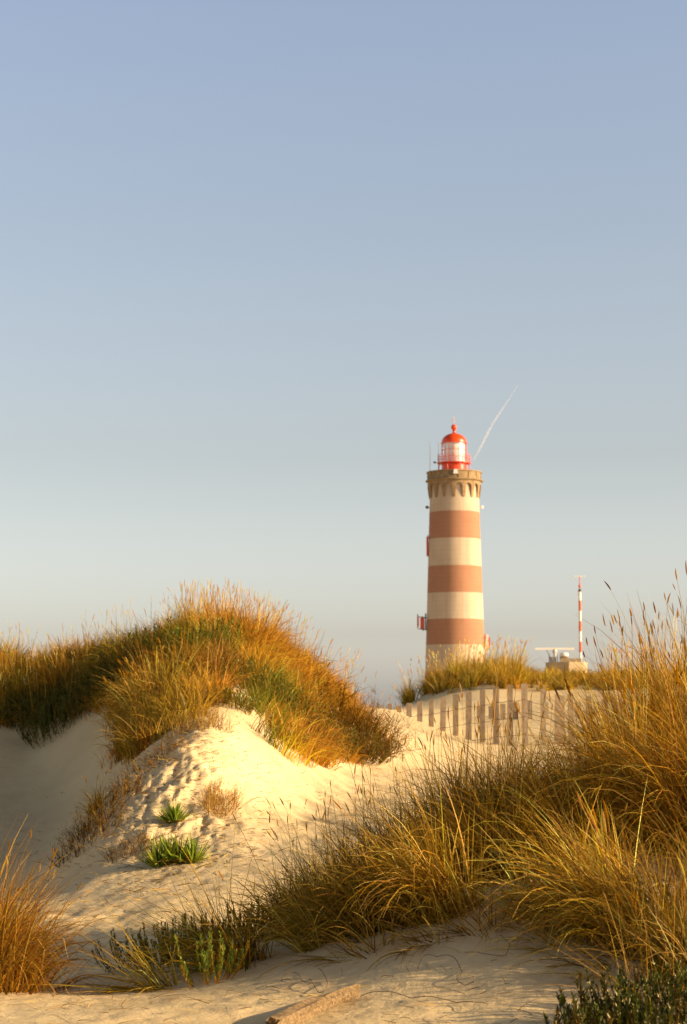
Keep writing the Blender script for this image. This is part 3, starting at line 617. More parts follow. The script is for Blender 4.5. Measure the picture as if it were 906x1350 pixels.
tussock(780, 10.6, 'brown-gold clump with bent crossing blades between ridge and big grass', n=1000, R=.2, h=.56, lean=(-.3, -.1), pal=[(GOLD, 4), (OLIVE, 3), (BROWN, 2)], stalks=8, sh=.75, width=.006, group=BIG)
tussock(930, 10.0, 'lower orange-gold clump at the right edge above the dark green plants', n=1600, R=.24, h=.85, lean=(-.35, -.1), pal=G_RIGHT, stalks=12, sh=.95, width=.006, group=BIG)
tussock(800, 9.15, 'straw tussock with bleached arching blades low in the right-hand grass', n=700, R=.2, h=.62, lean=(-.75, -.25), pal=[(STRAW, 2), (GOLD, 4), (YGREEN, 2), (BROWN, 2)], stalks=4, sh=.55, width=.006, group=BIG, base=.5)
tussock(868, 8.85, 'thin straw tuft at the foot of the right-hand grass', n=750, R=.22, h=.55, lean=(-.55, -.2), pal=[(STRAW, 1), (GOLD, 3), (BROWN, 2), (OLIVE, 2)], stalks=4, sh=.6, width=.0055, group=BIG, base=.45)
tussock(960, 8.9, 'dark olive grass tuft in the bottom right corner', n=800, R=.2, h=.55, lean=(-.25, -.05), pal=G_MID, stalks=6, sh=.6, width=.0055, group=BIG)
tussock(1075, 9.9, 'tall gold clump added unseen beyond the right edge to shade the near ridge, nearest of those', n=1500, R=.3, h=.95, lean=(-.1, 0), pal=G_RIGHT, stalks=14, sh=1.3, width=.007, group=BIG)  # out of frame, added to cast shade over the near ridge
tussock(1170, 10.5, 'tall gold clump added unseen beyond the right edge to shade the near ridge, farther right', n=1500, R=.32, h=1.0, lean=(-.1, 0), pal=G_RIGHT, stalks=14, sh=1.3, width=.008, group=BIG)  # second unseen clump, also added only to shade the foreground
tussock(905, 8.5, 'dark brown-green tuft just above the corner plants at the right edge', n=700, R=.2, h=.42, lean=(-.2, -.05), pal=G_DARK, stalks=4, sh=.5, width=.0055, group=BIG)
tussock(835, 8.1, 'sparse thin brown stalks leaning left over the sand at bottom right', n=50, R=.16, h=.5, lean=(-.9, .1), pal=[(BROWN, 2), (GOLD, 1)], stalks=14, sh=.55, width=.003, group=None, headlen=.05, headr=.003, droop=.5, base=.7)
tussock(295, 9.9, 'green-yellow tuft sprawling left over the sand beside the fleshy green plant', n=240, R=.12, h=.60, lean=(-.95, -.15), pal=[(YGREEN, 4), (GREEN * 1.4, 2), (STRAW, 1)], stalks=0, width=.005, group='sprawling tufts at lower left', base=.95, spread=.3, droop=.6)
tussock(215, 9.5, 'thin pale-green tuft lying on the sand left of the fleshy green plant', n=120, R=.10, h=.45, lean=(-.85, -.1), pal=[(YGREEN, 4), (STRAW, 1)], stalks=0, width=.005, group='sprawling tufts at lower left', base=.95, spread=.3, droop=.6)
# fleshy sea spurge
SP = 'fleshy green plants in the foreground'
fl = [(lin((.10, .11, .015)), 3), (lin((.17, .16, .02)), 2), (BROWN, 1)]
sprigs(300, 10.1, 'fleshy dark green plant with upright fingers right of the sprawling tufts', n=60, R=.17, h=.24, leaves=44, leaf=.018, lw=.006, seed=11, pal=fl, name='sea_spurge', group=SP, lean=(-.1, 0), ell=1.2)
sprigs(215, 10.4, 'fleshy dark green plant furthest left, half over pale sand', n=60, R=.16, h=.21, leaves=44, leaf=.018, lw=.006, seed=12, pal=fl, name='sea_spurge', group=SP, lean=(-.3, 0), ell=1.4)
sprigs(250, 10.8, 'fleshy dark green plant on the crest behind the sprawling tufts', n=44, R=.14, h=.2, leaves=44, leaf=.018, lw=.006, seed=15, pal=fl, name='sea_spurge', group=SP, lean=(-.1, 0), ell=1.4)
sprigs(345, 10.7, 'fleshy dark green plant next to the leftmost ridge tussock', n=40, R=.14, h=.2, leaves=44, leaf=.018, lw=.006, seed=16, pal=fl, name='sea_spurge', group=SP, lean=(0, 0), ell=1.3)
sprigs(283, 9.35, 'bright green upright plant lowest in front with a reddish foot', n=26, R=.09, h=.22, leaves=42, leaf=.022, lw=.006, seed=13, pal=[(lin((.22, .28, .04)), 3), (YGREEN, 1)], name='sea_spurge', group=SP, stemcol=ORANGE, ell=1.1)
sprigs(790, 7.55, 'dark green plant at the bottom edge, left of the two in the corner', n=70, R=.2, h=.16, leaves=44, leaf=.022, lw=.007, seed=14, pal=[(GREEN * .65, 3), (OLIVE * .5, 1)], name='sea_spurge', group=SP, ell=1.2)
sprigs(880, 7.75, 'dark green plant filling the bottom right corner', n=150, R=.26, h=.19, leaves=44, leaf=.022, lw=.007, seed=17, pal=[(GREEN * .65, 3), (OLIVE * .5, 1)], name='sea_spurge', group=SP, ell=1.3)

# litter of dead stems and curls lying on the sand
def litter():
    rng = np.random.default_rng(77); n = 2600
    D = np.concatenate([rng.uniform(7.8, 10, 420), rng.uniform(12, 24, 480), rng.normal(18.2, 1.7, 1700)]); px = rng.uniform(-40, 950, n)
    px[420:900] = rng.uniform(20, 560, 480); px[900:] = rng.normal(235, 62, 1700)
    x = (px - 453) / F * D; z = H(x, D) + .004; b = np.stack([x, D, z], 1)
    V, Fc, T, _ = ribbons(b, rng.uniform(0, 2 * pi, n), rng.uniform(.03, .16, n), rng.uniform(1.1, 1.5, n), rng.uniform(1.5, 1.9, n), np.full(n, .003) * (1 + (D > 11)), pick([(BROWN, 3), (STRAW * .7, 2)], n, rng), 6, rng)
    tag(link_mesh('dead_stems', V, Fc, M_twig, tint=T), kind='stuff')
litter()

# curled dry runners lying on the sand near the log
def runner(pts_px, label, r=.0018):
    pts = [ground(*p) for p in pts_px]; P0 = np.array(pts); k = len(P0); t = np.linspace(0, k - 1.001, k * 8)
    i = t.astype(int); f = t - i
    def cr(a, b, c, d, f): return 0.5 * ((2 * b) + (-a + c) * f + (2 * a - 5 * b + 4 * c - d) * f**2 + (-a + 3 * b - 3 * c + d) * f**3)
    g = lambda j: P0[np.clip(j, 0, k - 1)]
    Q = cr(g(i - 1), g(i), g(i + 1), g(i + 2), f[:, None]); Q[:, 2] = H(Q[:, 0], Q[:, 1]) + .008 + .02 * np.abs(np.sin(t * 2.1))
    mb = MB()
    for a, b in zip(Q[:-1], Q[1:]): mb.tube(a, b, r, 5)
    o = mb.build('dry_runner', M_run); tag(o, label, 'dry runner', 'dry runners on the foreground sand')
M_run = mat('runner_bark', (.24, .15, .08), .9, .4, 60)
runner([(352, 8.9), (370, 8.75), (385, 8.9), (372, 9.05), (392, 9.1), (405, 8.85)], 'curled dry runner on the sand left of and above the driftwood')
runner([(408, 9.0), (414, 8.8), (428, 8.62), (432, 8.9), (420, 9.15)], 'forked dry runner on the sand just above the driftwood knot')
runner([(475, 8.5), (520, 8.42), (560, 8.3), (600, 8.25), (640, 8.1)], 'long thin dry runner trailing right from the driftwood end')
runner([(548, 8.8), (560, 8.95), (590, 8.9), (606, 8.7), (600, 8.55), (622, 8.5)], 'looped dry runner on the sand right of centre')
runner([(610, 8.95), (650, 8.8), (668, 8.9), (655, 9.1)], 'short hooked dry runner under the small low tuft')

# ------------------------------------------------------------------ driftwood
def driftwood():
    a = np.array(ground(366, 7.88)); b = np.array(ground(466, 8.55))
    root = empty('driftwood', tuple(a), 'weathered split piece of driftwood half sunk in the sand at the bottom edge', 'driftwood')
    ax = b - a; L = np.linalg.norm(ax); ax /= L; side = np.cross(ax, (0, 0, 1)); side /= np.linalg.norm(side); up = np.cross(side, ax)
    rng = np.random.default_rng(4); n = 26; m = 14; V = []
    for i in range(n):
        t = i / (n - 1); c = ax * (t * L) + up * (.03 + .006 * sin(t * 5)) + side * .006 * sin(t * 7)
        w_ = .034 * (1 - .45 * t) * (1 + .06 * rng.normal()); h = .036 * (1 - .25 * t)
        e = 0.0 if 0 < i < n - 1 else 0
        for j in range(m):
            th = 2 * pi * j / m; s = abs(cos(th))**.6 * np.sign(cos(th)); q = abs(sin(th))**.6 * np.sign(sin(th))
            k = 1 + .30 * (vnoise(np.array([j * 1.3 + 3]), np.array([t * 2.5]))[0] - .5) * 2
            jag = (rng.random() * .045) * (1 if i == n - 1 else -1 if i == 0 else 0)
            V.append(c + side * s * w_ * k + up * q * h * k + ax * jag)
    Fc = [(i * m + j, i * m + (j + 1) % m, (i + 1) * m + (j + 1) % m, (i + 1) * m + j) for i in range(n - 1) for j in range(m)]
    V.append(ax * .012 + up * .02); V.append(ax * (L - .012) + up * .02); k = len(V)
    Fc += [(k - 2, (j + 1) % m, j) for j in range(m)] + [(k - 1, (n - 1) * m + j, (n - 1) * m + (j + 1) % m) for j in range(m)]
    link_mesh('trunk', V, Fc, M_wood, root)
    mb = MB(); p = ax * L * .62 + up * .04 + side * -.012
    mb.tube(p - up * .012, p + up * .016 - ax * .01, .011, 7, .006); mb.tube(p + up * .0, p + up * .014 + ax * .02, .007, 6, .003)
    mb.build('branch_stub', M_stub, root)
M_wood = mat('driftwood_wood', (.46, .30, .14), .85, .8, 14, .8, 30); M_stub = mat('stub_bark', (.10, .06, .035), .9, .4, 40)
_mp = M_wood.node_tree.nodes.new('ShaderNodeMapping'); _mp.inputs['Rotation'].default_value = (0, 0, -1.2); _mp.inputs['Scale'].default_value = (.6, 6, 6)
_tc = [q for q in M_wood.node_tree.nodes if q.type == 'TEX_COORD'][0]
M_wood.node_tree.links.new(_tc.outputs['Object'], _mp.inputs['Vector'])
for q in [q for q in M_wood.node_tree.nodes if q.type == 'TEX_NOISE']: M_wood.node_tree.links.new(_mp.outputs[0], q.inputs['Vector'])
driftwood()

# small yellow flower in the right grass
def flower():
    c = P(868, 1205, 9.6); g0 = ground(868, 9.6); root = empty('yellow_flower', g0, 'tiny yellow flower on a thin stem in the right-hand grass', 'flower')
    top = Vector(c) - Vector(g0); mb = MB(); mb.tube((0, 0, 0), tuple(top), .0015, 5); mb.build('stem', mat('flower_stem', (.15, .18, .04)), root)
    mb = MB()
    for k in range(9):
        a = 2 * pi * k / 9; u = Vector((cos(a), -.5, sin(a))).normalized(); s = Vector((-sin(a), 0, cos(a)))
        q = [top + u * .002 - s * .002, top + u * .009 - s * .003, top + u * .012, top + u * .009 + s * .003, top + u * .002 + s * .002]
        mb.add([tuple(v) for v in q], [(0, 1, 2, 3, 4)])
    mb.build('petals', mat('petal', (.85, .55, .03)), root)
flower()

# ------------------------------------------------------------------ picket fences
M_picket = mat('weathered_pine', (.40, .30, .195), .85, .4, 8, .4, 40); M_wire = mat('rusty_wire', (.10, .07, .05), .7, .3, 20, metal=.5)
def picket_mesh(root, c, top, w_, th, rz, tilt, rng):
    """one sawn board: from well below the sand to its top, corners chipped"""
    zb = -0.35; ch = .012; h = top
    prof = [(-w_ / 2, zb), (w_ / 2, zb), (w_ / 2, h - ch * rng.uniform(.5, 2.5)), (w_ / 2 - ch, h), (-w_ / 2 + ch, h + rng.normal() * .008), (-w_ / 2, h - ch * rng.uniform(.5, 2.5))]
    V = []; n = len(prof)
    for y in (-th / 2, th / 2):
        for x, z in prof:
            x2 = x + tilt * z; V.append((c[0] + x2 * cos(rz) - y * sin(rz), c[1] + x2 * sin(rz) + y * cos(rz), c[2] + z))
    Fc = [tuple(range(n)), tuple(range(2 * n - 1, n - 1, -1))] + [((i + 1) % n, i, n + i, n + (i + 1) % n) for i in range(n)]
    link_mesh('picket', V, Fc, M_picket, root)
def fence(rows, label, wires, w_=.11):
    rng = np.random.default_rng(12); g0 = ground(rows[0][0], rows[0][2]); root = empty('picket_fence', g0, label, 'fence', 'sand fences in front of the lighthouse')
    pts = []
    for px, ty, D in rows:
        x, y, z = ground(px, D); tz = P(px, ty, D)[2]; pts.append((x, y, z, tz))
    for i, (x, y, z, tz) in enumerate(pts):
        a = pts[max(0, i - 1)]; b = pts[min(len(pts) - 1, i + 1)]; rz = math.atan2(b[1] - a[1], b[0] - a[0]) + rng.normal() * .08
        rz = max(-.12, min(.0, rz * .5)) + rng.normal() * .03
        picket_mesh(root, (x - g0[0], y - g0[1], z - g0[2]), tz - z, w_ * rng.uniform(.92, 1.1), .028, rz, rng.normal() * .012, rng)
    for off in wires:
        mb = MB()
        for a, b in zip(pts[:-1], pts[1:]):
            pa = (a[0] - g0[0], a[1] - g0[1] - .018, a[3] - g0[2] - off); pb = (b[0] - g0[0], b[1] - g0[1] - .018, b[3] - g0[2] - off)
            mid = tuple((p + q) / 2 - (.02 if k == 2 else 0) for k, (p, q) in enumerate(zip(pa, pb)))
            mb.tube(pa, mid, .005, 5); mb.tube(mid, pb, .005, 5)
        mb.build('wire', M_wire, root)
fence([(479,929,52),(490,929.5,51),(502,929.5,50),(514,928,48.5),(526,930,47),(539,927,45),(553,924,43.5),(568,922,42),(583,919,41),(600,915,40),(617,911,39.2),
       (635,909.5,38.6),(653,905,38.2),(671,903,38),(691,901,38),(715,908,38.2),(733,916,38.6),(739.5,917,38.9),(751,914,39.2),(774,918,39.6),(796,922,40),(818,924,40.6),(840,926,41.2)],
      'weathered grey picket sand fence curving across the saddle, the nearer and taller one', (.3, .62, .95))
fence([(631,931,49.5),(647,930,49.2),(662,928,49),(678,925.5,48.6),(697,923,48.4),(718,926,48.4),(760,925,48.6),(785,926,48.8),(810,927,49)],
      'short row of low pickets standing behind the main picket fence', (.25,), .13)

# ------------------------------------------------------------------ lighthouse
LX, LD = 600.5, 410.0
lx = P(LX, 900, LD)[0]
def lz(y): return P(LX, y, LD)[2]
pxm = LD / F * 1.0
BASE = -3.0
def tower_mat(name, base, dark):
    m = mat(name, base, .85, 0, .25, dark=dark, detail=8, spec=.15); t = m.node_tree; b = t.nodes['Principled BSDF']
    r = [q for q in t.nodes if q.type == 'VALTORGB'][0]; tc = [q for q in t.nodes if q.type == 'TEX_COORD'][0]
    # faint horizontal joints of the masonry courses
    sx = t.nodes.new('ShaderNodeSeparateXYZ'); t.links.new(tc.outputs['Object'], sx.inputs[0])
    mo = t.nodes.new('ShaderNodeMath'); mo.operation = 'FRACT'; dv = t.nodes.new('ShaderNodeMath'); dv.operation = 'DIVIDE'; dv.inputs[1].default_value = 0.95
    t.links.new(sx.outputs['Z'], dv.inputs[0]); t.links.new(dv.outputs[0], mo.inputs[0])
    lt = t.nodes.new('ShaderNodeMath'); lt.operation = 'LESS_THAN'; lt.inputs[1].default_value = .07; t.links.new(mo.outputs[0], lt.inputs[0])
    mps = t.nodes.new('ShaderNodeMapping'); mps.inputs['Scale'].default_value = (1.4, 1.4, .10); t.links.new(tc.outputs['Object'], mps.inputs['Vector'])
    ns = t.nodes.new('ShaderNodeTexNoise'); ns.inputs['Scale'].default_value = 1.0; ns.inputs['Detail'].default_value = 5; t.links.new(mps.outputs[0], ns.inputs['Vector'])
    mr = t.nodes.new('ShaderNodeMapRange'); mr.inputs[1].default_value = .45; mr.inputs[2].default_value = .75; mr.inputs[3].default_value = 0; mr.inputs[4].default_value = .28; t.links.new(ns.outputs['Fac'], mr.inputs[0])
    sm = t.nodes.new('ShaderNodeMix'); sm.data_type = 'RGBA'; sm.inputs[7].default_value = (.24, .17, .10, 1); t.links.new(mr.outputs[0], sm.inputs[0]); t.links.new(r.outputs[0], sm.inputs[6]); r = sm
    k = t.nodes.new('ShaderNodeMath'); k.operation = 'MULTIPLY'; k.inputs[1].default_value = .22; t.links.new(lt.outputs[0], k.inputs[0])
    mx = t.nodes.new('ShaderNodeMix'); mx.data_type = 'RGBA'; mx.inputs[7].default_value = (*[c * .45 for c in base], 1)
    t.links.new(k.outputs[0], mx.inputs[0]); t.links.new(sm.outputs[2], mx.inputs[6]); t.links.new(mx.outputs[2], b.inputs['Base Color'])
    return m
M_lwhite = tower_mat('cream_paint', (.55, .43, .30), (.48, .37, .255)); M_lred = tower_mat('faded_red_paint', (.40, .20, .115), (.35, .17, .095))
M_stone = mat('granite', (.37, .25, .125), .9, .5, .9, .5, 3); M_red = mat('red_gloss_paint', (.80, .07, .006), .35, .1, 2, spec=.5)
M_glassin = mat('lens_curtain', (.86, .80, .66), .5, .1, 2); M_met = mat('galvanised', (.45, .42, .38), .5, .3, 3, metal=.6)
M_ant_r = mat('antenna_red', (.62, .10, .04), .5, .15, 3); M_ant_w = mat('antenna_white', (.82, .76, .66), .5, .1, 3); M_dark = mat('dark_steel', (.10, .07, .06), .6, .3, 4)
def glass_mat():
    m = bpy.data.materials.new('window_glass'); m.use_nodes = True; t = m.node_tree; t.nodes.clear()
    o = t.nodes.new('ShaderNodeOutputMaterial'); a = t.nodes.new('ShaderNodeBsdfTransparent'); g = t.nodes.new('ShaderNodeBsdfGlossy')
    g.inputs['Roughness'].default_value = .08; x = t.nodes.new('ShaderNodeMixShader'); x.inputs[0].default_value = .22
    t.links.new(a.outputs[0], x.inputs[1]); t.links.new(g.outputs[0], x.inputs[2]); t.links.new(x.outputs[0], o.inputs[0]); return m
M_glass = glass_mat()

def lighthouse():
    root = empty('lighthouse', (lx, LD, BASE), 'tall round lighthouse banded cream and faded red with a red lantern dome', 'lighthouse')
    zz = lambda y: lz(y) - BASE
    def rad(z):                                   # outer radius of the shaft at height z above the base
        z0, r0, z1, r1 = zz(885), 39.4 * pxm, zz(657), 32.6 * pxm
        k = (z - z0) / (z1 - z0); return r0 + (r1 - r0) * k + (0.5 * max(0, -k)**1.3)
    N = 96
    edges = [0.0, zz(885), zz(850.6), zz(817), zz(782.5), zz(747.3), zz(711.4), zz(676), zz(636)]
    V = []; Fc = []; mi = []; ring = []
    for k in range(len(edges) - 1):
        for s in range(5):
            z = edges[k] + (edges[k + 1] - edges[k]) * s / 5; ring.append((z, k))
    ring.append((edges[-1], len(edges) - 2))
    for z, k in ring:
        r = rad(z)
        for i in range(N): V.append((r * cos(2 * pi * i / N), r * sin(2 * pi * i / N), z))
    for q in range(len(ring) - 1):
        for i in range(N):
            j = (i + 1) % N; Fc.append((q * N + i, q * N + j, (q + 1) * N + j, (q + 1) * N + i)); mi.append(0 if ring[q][1] % 2 else 1)
    sh = link_mesh('tower_shaft', V, Fc, [M_lwhite, M_lred], root, smooth=True); sh.data.polygons.foreach_set('material_index', mi)
    # machicolated gallery: 16 tapered corbels joined by round arches
    R = 35.4 * pxm; zb, zs, zc, zt = zz(658), zz(644.5), zz(639.7), zz(636)
    n16 = 16; half = pi / n16; a0 = half * .60; off = radians(-90 - 4.0)
    for c in range(n16):
        mb = MB(); th0 = off + 2 * pi * c / n16; rows = []
        zs_list = list(np.linspace(zb, zs, 7)) + [zs + (zc - zs) * sin(x) for x in np.linspace(.2, pi / 2, 7)] + [zt]
        for z in zs_list:
            if z <= zs: a = a0
            elif z < zc: a = a0 * sqrt(max(0, 1 - ((z - zs) / (zc - zs))**2))
            else: a = 0
            wdt = half - a
            if z < zs: wdt *= .62 + .38 * (z - zb) / (zs - zb)
            k = min(1, (z - zb) / (zs - zb)); ro = rad(z) + .12 + (R - rad(z) - .12) * (k**.75); ri = rad(z) - .15
            rows.append((z, wdt, ri, ro))
        V = []; Fc = []; m = 5
        for z, wd, ri, ro in rows:
            for q in range(m):
                t = th0 - wd + 2 * wd * q / (m - 1); V.append((ro * cos(t), ro * sin(t), z))
            for q in range(m):
                t = th0 + wd - 2 * wd * q / (m - 1); V.append((ri * cos(t), ri * sin(t), z))
        for k in range(len(rows) - 1):
            for q in range(2 * m):
                j = (q + 1) % (2 * m); Fc.append((k * 2 * m + q, k * 2 * m + j, (k + 1) * 2 * m + j, (k + 1) * 2 * m + q))
        Fc.append(tuple(range(2 * m - 1, -1, -1))); mb.add(V, Fc); mb.build('corbel', M_stone, root)
    mb = MB(); r2 = 35.5 * pxm; g = zz(622.8); f = zz(626.5)
    mb.lathe([(r2 - 1.2, zt), (r2 + .02, zt), (r2 + .05, zz(635.7)), (38.2 * pxm, zz(635.2)), (38.2 * pxm, zz(634.0)), (35.6 * pxm, zz(633.2)), (r2, zz(633)), (r2 + .02, zz(624.4)), (r2 + .22, zz(624.2)), (r2 + .22, g), (r2 - .6, g), (r2 - .6, f)], 96)
    p = mb.build('parapet', M_stone, root, True, 30)
    mb = MB(); mb.lathe([(.01, f), (r2 - .5, f + .02)], 64); mb.build('gallery_floor', M_stone, root)
    # parapet joints: sixteen thin pilaster strips proud of the parapet
    for c in range(16):
        th = off + half + 2 * pi * c / 16; mb = MB(); rr = r2 + .05
        mb.box((rr * cos(th), rr * sin(th), (zz(633) + zz(624.4)) / 2), (.16, .28, zz(624.6) - zz(632.8)), th); mb.build('pilaster', M_stone, root)
    # lantern
    rb = 16.6 * pxm
    mb = MB(); mb.lathe([(rb, f), (rb, zz(612.2)), (rb + .12, zz(612)), (rb + .12, zz(609.8)), (rb - .3, zz(609.6))], 64); mb.build('lantern_base', M_red, root, True, 30)
    rg = 22.4 * pxm
    mb = MB(); mb.lathe([(rb + .1, zz(611.9)), (rg - .4, zz(611.9)), (rg, zz(611.4)), (rg, zz(610.3)), (rb + .1, zz(610.3))], 64); mb.build('walkway', M_red, root, True, 30)
    mb = MB()
    for k in range(28):
        t = 2 * pi * k / 28; q = (rg - .12) ; mb.tube((q * cos(t), q * sin(t), zz(610.5)), (q * cos(t), q * sin(t), zz(599.8)), .035, 6)
    for y in (599.8, 603.3, 607):
        for k in range(40):
            a, b = 2 * pi * k / 40, 2 * pi * (k + 1) / 40; q = rg - .12; mb.tube((q * cos(a), q * sin(a), zz(y)), (q * cos(b), q * sin(b), zz(y)), .035, 6)
    mb.build('railing', M_rail, root)
    for k in range(8):                              # struts carrying the walkway
        t = off + 2 * pi * (k + .5) / 8; mb = MB(); q = rg - .1
        mb.tube((q * cos(t), q * sin(t), zz(611.8)), ((q + .15) * cos(t), (q + .15) * sin(t), f), .09, 6); mb.build('strut', M_red, root)
    rw = 16.2 * pxm
    mb = MB(); mb.lathe([(rw, zz(609.8)), (rw, zz(584.3))], 64); gl = mb.build('lantern_glazing', M_glass, root, True)
    mb = MB(); mb.lathe([(rw - .35, zz(609.8)), (rw - .35, zz(584.3))], 64); mb.build('lens_curtain', M_glassin, root, True)
    for k in range(16):
        t = off + 2 * pi * k / 16; mb = MB(); q = rw + .05; mb.tube((q * cos(t), q * sin(t), zz(609.7)), (q * cos(t), q * sin(t), zz(584.4)), .055, 6); mb.build('mullion', M_red, root)
    for y in (593.5, 602.5):
        mb = MB(); mb.lathe([(rw + .02, zz(y + .2)), (rw + .13, zz(y + .2)), (rw + .13, zz(y - .2)), (rw + .02, zz(y - .2))], 64); mb.build('transom', M_red, root)
    mb = MB(); prof = [(rw - .1, zz(584.8)), (17.4 * pxm, zz(584.8)), (17.4 * pxm, zz(583.6)), (16.6 * pxm, zz(583.2))]
    for k in range(1, 15):
        a = pi / 2 * k / 15; prof.append((16.6 * pxm * cos(a)**1.15, zz(583.2) + (zz(571.0) - zz(583.2)) * sin(a)))
    prof += [(2.3 * pxm, zz(570.8)), (1.7 * pxm, zz(569.5)), (1.9 * pxm, zz(567.8)), (2.4 * pxm, zz(567.2))]
    mb.lathe(prof, 64); dm = mb.build('dome', M_red, root, True, 40)
    mb = MB(); prof = [(3.9 * pxm * sin(a), zz(563.3) - 3.9 * pxm * cos(a)) for a in np.linspace(.35, pi - .01, 14)]; mb.lathe(prof, 32); mb.build('ventilator_ball', M_red, dm, True)
    mb = MB(); mb.tube((0, 0, zz(560)), (0, 0, zz(548.2)), .09, 6, .04); mb.tube((-.5, 0, zz(553.5)), (.5, 0, zz(553.5)), .05, 6)
    mb.tube((0, -.5, zz(553.5)), (0, .5, zz(553.5)), .05, 6); mb.build('lightning_rod', M_rod, dm)
    # whip aerials and small fittings on the gallery
    def at(px, y, dy=0): return ((px - LX) * pxm, dy, zz(y))
    for px, ya, yb in ((568.4, 622, 583), (579.6, 622, 583.5)):
        mb = MB(); mb.tube(at(px, ya), at(px, yb), .08, 6, .05); mb.build('whip_aerial', M_ant_w, root)
    mb = MB(); mb.tube(at(578, 610.6), at(574.6, 609.6), .07, 6); mb.box(at(574.6, 609.6), (.5, .4, .35)); mb.build('floodlight', M_dark, root)
    yfr = -r2 - .45
    mb = MB(); mb.box(at(600.3, 626, yfr), (1.0, .5, .9), 0, .7); mb.build('spotlight', M_ant_w, root)
    mb = MB(); mb.box(at(598, 627.8, yfr + .05), (1.3, .4, .5)); mb.build('spotlight_bracket', M_dark, root)
    for s in (-1, 1):
        mb = MB(); mb.tube(at(LX + s * 33, 669.4), at(LX + s * 36, 669), .10, 6); mb.lathe([(.01, -.32), (.3, -.2), (.34, .1), (.2, .3), (.01, .34)], 12, at(LX + s * 36.3, 668.8)); mb.build('beacon_lamp', M_ant_w if s > 0 else M_dark, root)
    # antenna panels left, upper
    g_ = MB(); g_.box(at(564.4, 720.5, -.6), (.42, .5, 4.0)); e = g_.build('antenna_panel', M_ant_r, root)
    g_ = MB(); g_.tube(at(565.3, 735, -.6), at(565.3, 705, -.6), .07, 6)
    for y in (709, 720, 731): g_.tube(at(568.5, y, -.2), at(564, y, -.6), .06, 6)
    g_.build('antenna_bracket', M_dark, root)
    # cluster left, lower
    g_ = MB(); g_.box(at(557.2, 822, -1), (.85, .5, 2.3)); g_.build('antenna_panel', M_ant_r, root)
    g_ = MB(); g_.box(at(551.6, 819.5, -.2), (.36, .4, 2.1)); g_.build('antenna_panel', M_ant_r, root)
    g_ = MB(); g_.tube(at(551.3, 828, -.2), at(551.3, 809.5, -.2), .10, 6); g_.tube(at(561.6, 831, -.5), at(561.6, 809, -.5), .14, 6); g_.tube(at(557.5, 832, -.9), at(557.5, 812.5, -.9), .08, 6)
    for y in (814.5, 830.5): g_.tube(at(564, y, -.2), at(551.3, y - 1.5, -.3), .08, 6); g_.tube(at(563, y, -.2), at(557, y, -1), .07, 6)
    g_.build('antenna_bracket', M_dark, root)
    # cluster right
    g_ = MB(); g_.box(at(641.9, 848.5, -1), (.62, .45, 3.7)); g_.build('antenna_panel', M_ant_w, root)
    g_ = MB(); g_.box(at(645.3, 847.5, 0), (.36, .4, 2.4)); g_.build('antenna_panel', M_ant_r, root)
    g_ = MB(); g_.box(at(639.6, 845, -1.4), (.25, .4, 2.6)); g_.build('antenna_panel', M_ant_r, root)
    g_ = MB()
    for y in (840, 855): g_.tube(at(638, y, -.5), at(645, y, -.2), .08, 6)
    g_.tube(at(640.8, 863, -.6), at(640.8, 838, -.6), .07, 6); g_.build('antenna_bracket', M_met, root)
M_rail = mat('railing_paint', (.70, .16, .12), .5, .1, 3); M_rod = mat('rod_paint', (.75, .45, .38), .5, .1, 3)
lighthouse()

# ------------------------------------------------------------------ radar station
RD = 340.0
def radar():
    k = RD / F; cx, _, _ = P(747.5, 900, RD); root = empty('radar_station', (cx, RD, BASE), 'stone-coloured eight-sided building with a long radar bar on its roof', 'building')
    zz = lambda y: P(747, y, RD)[2] - BASE
    M_wall = mat('ochre_render', (.50, .38, .22), .9, .4, .7, .3, 4)
    def at(px, y, dy=0): return ((px - 747.5) * k, dy, zz(y))
    mb = MB(); n = 8; R = 27.5 * k; V = []
    mb.lathe([(R, 0), (R, zz(887)), (R - .02, zz(886.8)), (R + .15, zz(886.5)), (R + .15, zz(885)), (R, zz(884.8)), (R, zz(873.2)), (R - .35, zz(873.2)), (R - .35, zz(877)), (.01, zz(877))], 8)
    mb.build('wall', M_wall, root)
    for c in range(8):
        if c % 2: continue
        th = pi / 8 + c * pi / 4; q = R * cos(pi / 8) + .03; mb = MB(); mb.box((q * cos(th), q * sin(th), zz(895)), (.08, 1.2, 1.3), th); mb.build('window', M_dark, root)
    mb = MB(); mb.box(at(743, 869, -.6), (1.2, 1.0, 1.15)); mb.box(at(746, 867, 0), (.9, .9, 1.6)); mb.build('roof_cabinet', M_wall, root)
    mb = MB(); mb.box(at(757, 872.5, -.4), (2.4, 1.2, 1.1)); mb.build('roof_hut', M_wall, root)
    mb = MB(); mb.lathe([(.75, 0), (.8, .35), (.55, .6), (.1, .62)], 16, at(743, 865.6, -1.4)); mb.build('roof_dish', M_ant_w, root)
    mb = MB(); mb.tube(at(728.5, 875), at(728.5, 866), .45, 10); mb.tube(at(732, 876), at(732, 861), .26, 10); mb.lathe([(.01, 0), (.35, .05), (.42, .4), (.3, .75), (.01, .8)], 12, at(732, 861.5)); pd = mb.build('radar_pedestal', M_met2, root)
    mb = MB(); mb.box(at(732, 855.4), (52 * k, .45, .34)); mb.tube(at(732, 858), at(732, 855.6), .14, 8); mb.build('radar_bar', M_ant_w, root)
    mb = MB(); mb.tube(at(721.5, 857), at(727.5, 872, -.5), .05, 6); mb.tube(at(725, 873, .4), at(725, 862, .4), .06, 6); mb.tube(at(736, 873, .4), at(736, 864, .4), .06, 6); mb.build('roof_pole', M_dark, root)
M_met2 = mat('pale_grey_metal', (.60, .55, .47), .5, .2, 3)
radar()
